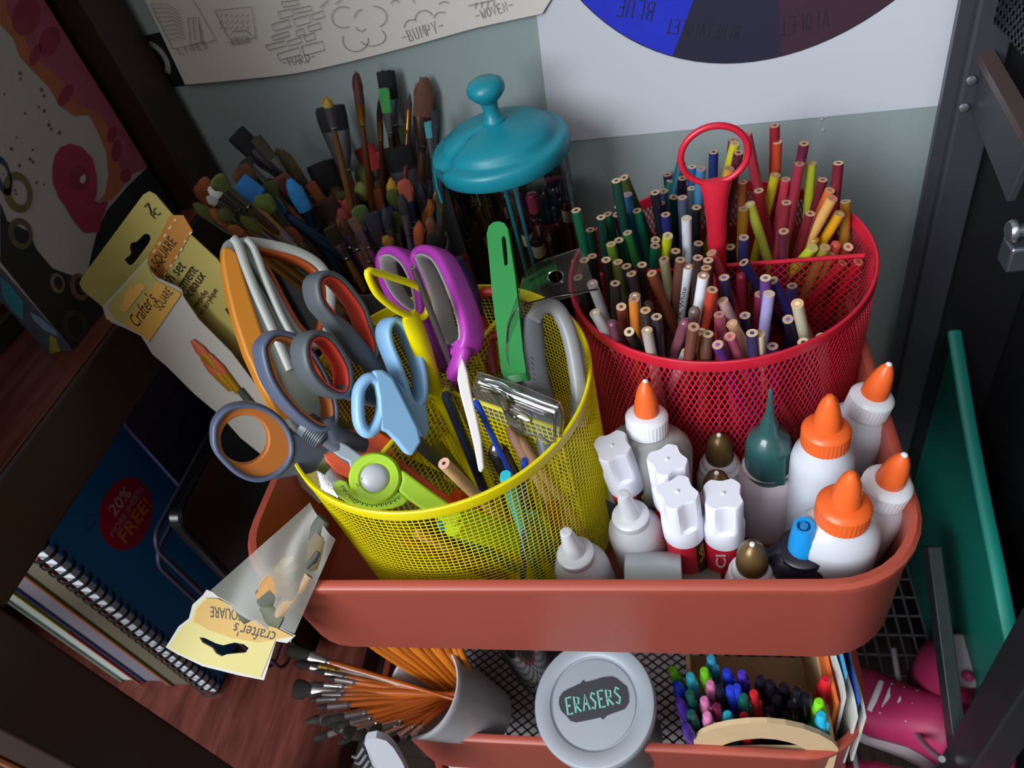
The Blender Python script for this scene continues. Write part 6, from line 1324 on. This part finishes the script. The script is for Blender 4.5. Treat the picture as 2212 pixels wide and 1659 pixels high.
c = atz(1665, 840, .052); b = V((c.x + .0, c.y + .004, -.099)); ax = (c - b).normalized(); DGN = clear('green_cap', (.03, .12, .12), .12, .12, .8)
t = thing('glue_bottle', 'tall pinkish white bottle with dark green spouted cap, right of the glue sticks', 'glue bottle', b, 'glue bottles')
Lc = (c - b).length
up_prof(.0195, Lc - .072, 1, .9, b, M('d8ccd2', .3, sss=.2), t, ax=ax, shoulder=.02, neck=.0142)
MB().lathe([(.0140, -.083), (.0146, -.082), (.0146, -.068), (.0140, -.052), (.0124, -.045), (.0080, -.041), (.0058, -.037), (.0054, -.031), (.0036, -.026), (.0024, -.018), (.0017, -.008), (.0014, -.001), (.0006, 0)], c, ax, 40).build('spout_cap', DGN, t)
MB().sweep([c - ax * .078 + V((.006, -.013, 0)), c - ax * .052 + V((.0055, -.0118, 0))], .0035, .002, (0, -1, 0), 12, sq=3).build('cap_rib', DGN, t)

c = atz(1737, 1135, .012); b = V((c.x + .004, c.y + .004, -.099)); ax = (c - b).normalized()
t = thing('dimensional_paint_bottle', 'black bottle with bright blue open nozzle, at the front between white bottles', 'paint bottle', b)
up_prof(.019, (c - b).length - .026, 1.15, .8, b, M('221e2c', .35), t, ax=ax, shoulder=.014, neck=.014)
MB().lathe([(.0135, -.029), (.0138, -.025), (.012, -.0235)], c, ax, 36).build('neck_ring', M('1c1a26', .35), t)
MB().lathe([(.0086, -.0245), (.0078, -.014), (.0062, -.002), (.0058, 0), (.0038, 0), (.0032, -.004), (.001, -.004)], c, ax, 16).build('nozzle', M('1c90d8', .3), t, 25)
MB().lathe([(.0030, -.0038), (.0022, .0002), (.0008, .0002)], c, ax, 12).build('nozzle_core', M('2878b8', .3), t)

# clear tape dispenser core and roll
CT = clear('tape_plastic', (.80, .86, .88), .06, .2, .5)
a = aty(1352, 1245, .028); e = aty(1476, 1245, .028)
t = thing('tape_dispenser', 'clear plastic tape drum lying at the front tray rim', 'tape', a + V((0, 0, -.02)))
ax = (e - a); L = ax.length; cc = aty(1415, 1262, .03) - ax.normalized() * L / 2
MB().lathe([(.0195, 0), (.0205, .0006), (.0205, L - .0006), (.0195, L), (.0182, L), (.0182, 0), (.0195, 0)], cc, ax, 56, cap=False).build('drum', CT, t)
MB().lathe([(.0001, L * .5), (.018, L * .5), (.018, L * .5 + .001), (.0001, L * .5 + .001)], cc, ax, 40, cap=False).build('disc', CT, t)
t = thing('tape_roll', 'roll of greenish clear tape behind the clear drum at the tray rim', 'tape', e)
cc = aty(1520, 1312, .030) - ax.normalized() * .014
MB().lathe([(.014, 0), (.026, 0), (.026, .026), (.014, .026), (.014, 0)], cc, ax, 56, cap=False).build('roll', clear('tape_film', (.62, .66, .52), .06, .25, .5), t)

# ================================================================ crank jar with teal lid
TL = M('158698', .38, bump=.06, bs=1500); jc = V((.18, .30, 0)); zl = .126; zf = -.0985
t = thing('straw_jar', 'clear round jar with teal lid and knob, standing at the back of the trolley', 'jar', (jc.x, jc.y, zf))
GLS = clear('jar_plastic', (.93, .94, .96), .04, .06)
MB().lathe([(.048, zf), (.049, zf + .002), (.0495, zl - .004)], jc, (0, 0, 1), 64, cap=False).build('clear_wall', GLS, t)
MB().lathe([(.001, zf), (.048, zf), (.048, zf + .003), (.001, zf + .003)], jc, (0, 0, 1), 48).build('base', M('2c3038', .4), t)
vs = []; prf = [(.0525, -.006), (.0535, -.005), (.0535, .004), (.0525, .0065), (.0500, .0075), (.0455, .0080), (.0440, .0090), (.0425, .0125), (.0400, .0150), (.0330, .0180), (.0220, .0210), (.0100, .0228), (.0085, .0236)]
nn = 96; lid = MB()
for r, h in prf:
    for k in range(nn):
        th = 2 * PI * k / nn; dth = abs(((th - math.radians(213) + PI) % (2 * PI)) - PI); g = math.exp(-(dth / .16) ** 2) * (1 if r > .03 else .3) ; vs.append(jc + V((r * math.cos(th) * (1 - .03 * g), r * math.sin(th) * (1 - .03 * g), zl + h - (.006 * g if h > .006 else 0))))
lid.add(vs, [(i * nn + k, i * nn + (k + 1) % nn, (i + 1) * nn + (k + 1) % nn, (i + 1) * nn + k) for i in range(len(prf) - 1) for k in range(nn)] + [tuple((len(prf) - 1) * nn + k for k in range(nn))])
lo = lid.build('lid', TL, t, 55)
MB().lathe([(.0088, .0228), (.0090, .0245), (.0066, .0275), (.0058, .033), (.0065, .038), (.0105, .0415), (.0138, .0455), (.0142, .049), (.0125, .0525), (.0080, .0550), (.0001, .0556)], jc + V((0, 0, zl)), (0, 0, 1), 40).build('knob', TL, lo)
for s_ in (-1, 1): MB().tube([jc + V((s_ * .004, -.002, zl)), jc + V((s_ * .004, -.002, zf + .004))], .0018, 8).build('lift_rod', M('1f7f90', .3), t)
ring_ = [(jc + V((.0538 * math.cos(math.radians(a)), .0538 * math.sin(math.radians(a)), zl - .008))) for a in range(180, 215, 5)]
MB().sweep([jc + V((-.052, -.012, zl - .002)), jc + V((-.0545, -.012, zl - .016)), jc + V((-.0545, -.012, zl - .03))], .003, .0012, (1, .2, 0), 10, sq=3).build('clip', TL, t)
jl = []
JM = [(497, 1250, 'c'), (560, 1250, 'c'), (845, 1220, 'c'), (920, 1300, 'c'), (1140, 1040, 'c'), (655, 1030, 'c'), (915, 1150, 'c'), (765, 1120, 'p'), (885, 985, 'r'), (1010, 1080, 'b'), (1080, 1180, 'b'), (700, 980, 'b'), (600, 1130, 'b'), (980, 960, 'b'), (1050, 930, 'b'), (480, 1080, 'b'), (540, 960, 'b'), (1020, 1250, 'b'), (830, 1100, 'b'), (640, 1180, 'b'), (740, 1010, 'b'), (800, 960, 'b'), (900, 1080, 'b'), (960, 1150, 'b'), (1100, 1000, 'b'), (1120, 1120, 'b'), (560, 1060, 'b'), (620, 950, 'b'), (690, 1240, 'b'), (1050, 1060, 'b'), (460, 1180, 'b')]
for k, (cx, cy, kd) in enumerate(JM):
    px, py = 880 + cx * .3014, 120 + cy * .3014
    best = None
    for zz in [x * .004 for x in range(-8, 26)]:
        A = atz(px, py, zz); q = V((A.x - jc.x, A.y - jc.y)); 
        if q.length < .043 and (q.length > .01) and (best is None or abs(zz - .045) < abs(best.z - .045)): best = A
    if best is None: continue
    A = best; B = V((jc.x + (A.x - jc.x) * .92, jc.y + (A.y - jc.y) * .92, zf + .0035)); d = (A - B).normalized()
    nm = {'c': 'marker', 'p': 'pencil', 'r': 'marker', 'b': 'marker'}[kd]
    m_ = thing(nm, '', nm, B, 'markers in the clear jar')
    r = .0053
    if kd == 'p':
        MB().lathe([(.0036, 0), (.0036, (A - B).length - .014)], B, d, 16).build('barrel', M('d89018', .4), m_); MB().lathe([(.004, -.014), (.004, -.006)], A, d, 16).build('ferrule', M('c08838', .25, .8), m_); MB().lathe([(.0038, -.006), (.0038, 0), (.003, .001)], A, d, 16).build('eraser', M('c8485c', .6), m_)
        m_['label'] = 'orange pencil with pink eraser, inside the clear jar'
    else:
        MB().lathe([(r, 0), (r, (A - B).length - .018)], B, d, 20).build('barrel', M('14151e', .25), m_)
        if kd == 'c': MB().lathe([(r + .0003, -.018), (r + .0003, -.007)], A, d, 20).build('label_band', M('c8c8ac', .5), m_)
        MB().lathe([(r, -.018 if kd != 'c' else -.007), (r, -.003), (r * .8, -.0008), (r * .4, 0)], A, d, 20).build('cap', M('8c3048' if kd == 'r' else '15161f', .25, coat=.3), m_)
        ph = 'black marker with cream band' if kd == 'c' else ('black marker with pink end' if kd == 'r' else 'all black marker')
        jl.append((m_, ph, px))
ordinals(jl, 'inside the teal lidded jar')
for o, ph, x in jl: o['label'] = o['label'].replace('of its colour', 'of its kind')

# ================================================================ lower tray
ZT = -.366
Zb = crop(600, 1350, .23508); Zc = crop(1100, 1380, .36166)
ma = V((-.34, -.14, .93)).normalized(); mr = atz(912, 1488, -.220); mq = mr - ma * .105; mc = V((mr.x, mr.y, 0))
t = thing('mug', 'white porcelain cup holding orange handled brushes, leaning left on the lower tray', 'cup', mq)
MB().lathe([(.022, 0), (.026, .003), (.034, .055), (.0395, .098), (.0405, .104), (.0395, .106), (.0375, .105), (.0365, .10), (.030, .05), (.015, .008)], mq, ma, 56, cap=False).build('body', M('b4b4b8', .3), t)
bz = V((mc.x, mc.y, ZT + .012)); lb_ = []
LBR = [(75, 225, 300, 225, 120, 'filbert', '2a2418'), (150, 350, 310, 310, 70, 'filbert', '241a14'), (260, 350, 375, 370, 60, 'round', '201a12'), (140, 590, 300, 590, 180, 'fan', '1e1612'), (270, 690, 350, 690, 45, 'round', '241814'), (225, 900, 380, 830, 90, 'spear', '2a1c14'), (400, 900, 530, 810, 90, 'fan', '1c1612'), (510, 960, 620, 850, 110, 'fan', '181210'), (600, 1000, 700, 890, 110, 'fan', '181210'), (690, 1040, 830, 1010, 90, 'filbert', '201814'), (830, 975, 970, 910, 70, 'filbert', '241c14'), (1050, 1080, 1100, 1010, 70, 'round', '1c1614'), (1175, 1060, 1220, 990, 40, 'round', '241814'), (330, 1050, 450, 980, 70, 'filbert', '1a1410'), (560, 1090, 680, 1040, 60, 'filbert', '1a1410'), (200, 260, 330, 240, 50, 'round', '302418'), (480, 860, 600, 780, 60, 'filbert', '221814'), (330, 420, 430, 430, 50, 'filbert', '221814'), (420, 480, 520, 490, 50, 'round', '221814'), (300, 540, 420, 545, 50, 'filbert', '221814'), (350, 760, 450, 735, 55, 'filbert', '221814'), (300, 640, 400, 640, 45, 'round', '221814'), (560, 930, 650, 860, 60, 'filbert', '221814'), (420, 1000, 540, 900, 60, 'filbert', '221814'), (900, 1040, 980, 960, 50, 'round', '221814')]
for k, (x0, y0, x1, y1, w_, shp, hb_) in enumerate(LBR):
    px, py = Zb([(x0, y0)])[0]; u, v = Zb([(x1, y1)])[0]
    T = atz(px, py, -.205 - .002 * (k % 4)); T2 = atz(u, v, T.z)
    if (V((T.x - mc.x, T.y - mc.y))).length > .16:
        q = (T - V((mc.x, mc.y, T.z))).normalized() * .16; 
    dr_ = (T - mr) - ma * (T - mr).dot(ma); dr_.normalize(); rim = mr + dr_ * .031; d = (rim - T).normalized()
    Fp = rim + d * .055; q = (Fp - mq); h_ = max(.012, q.dot(ma)); q2 = q - ma * q.dot(ma); q2 = q2.normalized() * min(q2.length, .022); Fp = mq + ma * h_ + q2
    sc = (T - CP).dot(FW) / CF * .23508
    o = brush(T, Fp, (T2 - T).length, w_ * sc, shp, hb_, 'b89040' if k == 2 else 'a8a0a0', 'b4b4ac' if k == 2 else 'b45a1c', '', group='paint brushes in the white cup')
    lb_.append((o, {'fan': 'dark fan shaped', 'filbert': 'dark oval', 'round': 'dark round', 'spear': 'dark pointed'}[shp] + ' paint brush', px))
for k in range(13):
    u, v = Zb([(560 + 92 * k, 235)])[0]; T = atz(u - 30, v - 80, -.15); o = brush(T, mq + ma * .014 + V((.0012 * k - .007, .003 * (k % 3) - .003, 0)), .02, .009, 'filbert', '3a2a1c', 'a8a0a0', ('c8721c', 'b8641a', 'd88424')[k % 3], '', group='paint brushes in the white cup'); lb_.append((o, 'upright orange handled paint brush', proj(T)[0]))
ordinals(lb_, 'in the white cup')
for o, ph, x in lb_: o['label'] = o['label'].replace('of its colour', 'of its kind')
t = thing('glass_tumbler', 'clear glass tumbler standing on the lower tray behind the tin', 'glass', (.14, .135, ZT))
tg = V((.138, .100, 0)); MB().lathe([(.001, ZT + .001), (.026, ZT + .001), (.033, -.23), (.0325, -.23), (.0255, ZT + .005), (.001, ZT + .005)], tg, (0, 0, 1), 40, cap=False).build('wall', clear('tumbler_glass', (.75, .74, .74), .1, .08), t)
MB().lathe([(.024, ZT + .006), (.029, ZT + .05)], tg, (0, 0, 1), 30).build('dark_contents', M('3a3234', .5), t)

ln_ = V((-.12, -.10, .985)).normalized(); lc = atz(1281, 1516, -.206); R = .0495
t = thing('eraser_tin', 'silver lidded tin with a black tag reading ERASERS, leaning on the lower tray rim', 'tin', lc - ln_ * .1)
SL = M('a8b0b8', .38, .25)
MB().lathe([(R * .99, -.009), (R, -.008), (R, -.0015), (R * .98, 0), (R * .94, .0004), (R * .80, -.0002), (R * .74, -.0012), (R * .715, -.0035), (R * .70, -.0035), (R * .68, -.0022), (.0001, -.0018)], lc, ln_, 72, cap=False).build('lid', SL, t)
MB().lathe([(.030, -.115), (.034, -.11), (.034, -.02), (.046, -.010), (.046, -.004)], lc, ln_, 56).build('body', M('8c9298', .4, .4), t)
fr = Frame(lc - ln_ * .0016, ln_)
tg_ = Zc([(300, 350), (320, 320), (345, 305), (400, 280), (430, 265), (440, 248), (452, 262), (500, 250), (560, 232), (610, 228), (640, 240), (665, 262), (700, 290), (712, 340), (712, 385), (690, 420), (620, 445), (585, 458), (560, 483), (545, 470), (480, 485), (400, 500), (365, 490), (345, 465), (310, 430), (297, 390)])
tgo = MB().slab([fr.P(*p) for p in tg_], ln_ * .0006).build('tag', M('34343c', .6), t)
em = MB(); f2 = fr.off(.0006); hand(em, 'ERASERS', f2, f2.P(*Zc([(352, 452)])[0]), f2.P(*Zc([(690, 380)])[0]), .0125, .0016)
em.build('chalk_lettering', M('78b8ac', .7), tgo, flat=True)

# wooden pen caddy
WD = M('d0b48c', .55, var=.08, vs=60)
t = thing('pen_caddy', 'light plywood pen caddy with arched handles on the lower tray', 'pen caddy', (.34, .07, ZT)); ya, yb = .0085, .125
fa = Frame((0, ya, 0), (0, -1, 0)); fb = Frame((0, yb, 0), (0, -1, 0))
fo_ = Zc([(1065, 710), (1066, 640), (1090, 600), (1150, 550), (1230, 518), (1320, 498), (1430, 486), (1540, 485), (1650, 497), (1760, 522), (1860, 560), (1930, 600), (1963, 640), (1965, 710)])
fh_ = Zc([(1238, 648), (1270, 622), (1330, 600), (1410, 584), (1500, 578), (1590, 585), (1670, 602), (1730, 622), (1768, 645), (1760, 652), (1500, 648), (1250, 654)])
g2 = lambda f_, L: [f_.uv(f_.P(*p)) for p in L]
o2 = g2(fa, fo_); xs = [a for a, b in o2]; x0, x1 = min(xs), max(xs); zb0 = ZT + .002
o2 = [(a, b) for a, b in o2[1:-1]]; o2 = [(o2[0][0], zb0)] + o2 + [(o2[-1][0], zb0)]
bevel(flat('handle_panel', fa, o2, [g2(fa, fh_)], .004, WD, t), .0006)
o3 = [(a, max(b, -.272)) for a, b in o2]; bevel(flat('handle_panel', fb, o3, [g2(fa, fh_)], .004, WD, t), .0006)
cx0, cx1 = x0 + .004, x1 - .004
MB().box((cx0, ya + .002, ZT + .002), (cx0 + .003, yb - .002, -.262)).build('side_panel', WD, t); MB().box((cx1 - .003, ya + .002, ZT + .002), (cx1, yb - .002, -.262)).build('side_panel', WD, t)
MB().box((cx0, ya + .002, ZT + .002), (cx1, yb - .002, ZT + .005)).build('floor_panel', WD, t)
PENS = [(970, 180, 'lime', '6cc024'), (1080, 215, 'light cyan', '3cbcd0'), (1165, 185, 'lime', '7cd024'), (1300, 190, 'blue', '2438c0'), (1390, 200, 'violet', '4a34a8'), (1000, 265, 'blue', '2438c0'), (1200, 262, 'pink', 'd87cac'), (1320, 292, 'blue', '2c40c8'), (1462, 320, 'red', 'd02c34'), (1075, 320, 'dark green', '1c6054'), (1400, 342, 'dark green', '1c6458'), (1015, 370, 'violet', '4a2c98'), (1165, 360, 'pink', 'd87cac'), (1182, 450, 'pink', 'd884b0'), (1305, 447, 'light cyan', '28b4cc'), (1403, 456, 'red', 'c82830'), (1085, 440, 'dark green', '1c5850'), (1890, 238, 'red', 'd42430'), (1852, 372, 'lime', '84e024'), (1866, 450, 'light cyan', '2cb4d8'), (1500, 235, 'black', '1c1824'), (1205, 110, 'light cyan', '3898b8'), (1255, 290, 'black', '201c28'), (1240, 400, 'maroon', '6a1c3c'), (1055, 520, 'violet', '3c2880'), (1360, 285, 'blue', '2c40c8'), (1560, 260, 'black', '1a1820'), (1640, 280, 'black', '1a1820'), (1720, 300, 'black', '1a1820'), (1600, 350, 'black', '1a1820'), (1690, 380, 'black', '201a24'), (1560, 420, 'black', '1a1820'), (1650, 450, 'black', '1a1820'), (1780, 340, 'black', '1a1820')]
pl_ = []
for k, (x, y, nm, hx) in enumerate(PENS):
    px, py = Zc([(x, y)])[0]; A = atz(px, py, -.236 if x < 1700 else -.222); A.y = A.y
    B = V((max(cx0 + .008, min(cx1 - .008, A.x + .006)), max(ya + .008, min(yb - .008, A.y - .002)), ZT + .006)); d = (A - B).normalized()
    p = thing('gel_pen', '', 'pen', B, 'gel pens in the wooden caddy'); L = (A - B).length
    MB().lathe([(.0046, 0), (.0048, L - .046)], B, d, 16).build('barrel', M(hx, .3), p)
    MB().lathe([(.0051, L - .046), (.0052, L - .012), (.0040, L - .009), (.0038, L - .0015), (.0026, L)], B, d, 20).build('cap', M(hx, .25, coat=.4), p)
    MB().sweep([B + d * (L - .04) + V((.0045, -.003, 0)), B + d * (L - .01) + V((.0045, -.003, 0))], .0012, .0008, None, 8).build('clip', M(hx, .25), p)
    pl_.append((p, nm + ' capped gel pen', px))
ordinals(pl_, 'in the wooden caddy')
# folded papers and orange card
def cardslab(name, lb, cat, A, B, zb, zt, th, hx, grp, wav=0, lab=None):
    t = thing(name, lb, cat, (A[0], A[1], zb), grp); A = V((A[0], A[1], 0)); B = V((B[0], B[1], 0)); nr = (B - A).normalized().cross(V((0, 0, 1)))
    mb = MB(); N = 12
    for s_ in (0, th):
        for i in range(N + 1):
            for z in (zb, zt): mb.v.append(A.lerp(B, i / N) + nr * (s_ + wav * math.sin(i * .9)) + V((0, 0, z)))
    q = (N + 1) * 2
    for i in range(N):
        a = i * 2; mb.f += [(a, a + 2, a + 3, a + 1), (q + a + 1, q + a + 3, q + a + 2, q + a), (a + 1, a + 3, q + a + 3, q + a + 1), (a, q + a, q + a + 2, a + 2)]
    mb.f += [(0, 1, q + 1, q), (N * 2, q + N * 2, q + N * 2 + 1, N * 2 + 1)]
    mb.build('sheet', M(hx, .6), t, 60); return t
cardslab('orange_card', 'bright orange folded card at the right end of the lower tray', 'card', (.4, .03), (.396, .12), ZT + .002, -.232, .003, 'e8702c', 'papers in the lower tray')
cardslab('folded_paper', 'white folded paper beside the orange card', 'paper', (.405, .03), (.402, .12), ZT + .002, -.22, .0022, 'd4d0cc', 'papers in the lower tray', .0008)
cardslab('blue_card', 'light blue card between folded papers', 'card', (.409, .045), (.406, .125), ZT + .002, -.212, .001, '50b0d8', 'papers in the lower tray')
cardslab('folded_paper', 'white folded paper beside the light blue card', 'paper', (.4125, .02), (.410, .12), ZT + .03, -.232, .0022, 'd8d8d0', 'papers in the lower tray', .0008)
cardslab('blue_card', 'royal blue card edge between two white papers', 'card', (.4165, .03), (.414, .125), ZT + .03, -.225, .0012, '2c58b8', 'papers in the lower tray')
cardslab('folded_paper', 'outermost white folded paper at the right tray wall', 'paper', (.4195, .022), (.417, .12), ZT + .03, -.238, .002, 'd0d0c8', 'papers in the lower tray', .0008)

# small spiral notebook leaning outside the lower tray
fr = frame3(aty(800, 1620, -.035), aty(850, 1600, -.03), aty(850, 1700, -.045))
t = thing('spiral_notebook', 'small white notebook with dark wire binding at the bottom, left of the lower tray', 'notebook', fr.P(830, 1640))
cvp = [(787, 1606), (792, 1598), (812, 1594), (834, 1600), (850, 1616), (868, 1645), (900, 1720), (850, 1760), (820, 1700)]
MB().slab([fr.P(*p) for p in cvp], -fr.n * .006).build('cover', M('b8bcc4', .5), t)
MB().slab([fr.P(*p) - fr.n * .001 for p in [(788, 1608), (820, 1700), (850, 1760), (838, 1764), (806, 1700), (778, 1622)]], -fr.n * .006).build('spine_strip', M('1c2c38', .5), t)
wb_ = MB()
for k in range(7):
    a_, b_ = fr.P(786 + k * 6, 1616 + k * 13), fr.P(762 + k * 6, 1634 + k * 13); m_ = (a_ + b_) / 2 + fr.n * .004; wb_.tube(smooth([a_, m_, b_], 4), .0012, 6)
wb_.build('wire_binding', M('c0c4c8', .3, .8), t)
# reddish brown table leg side seen at the very lower left
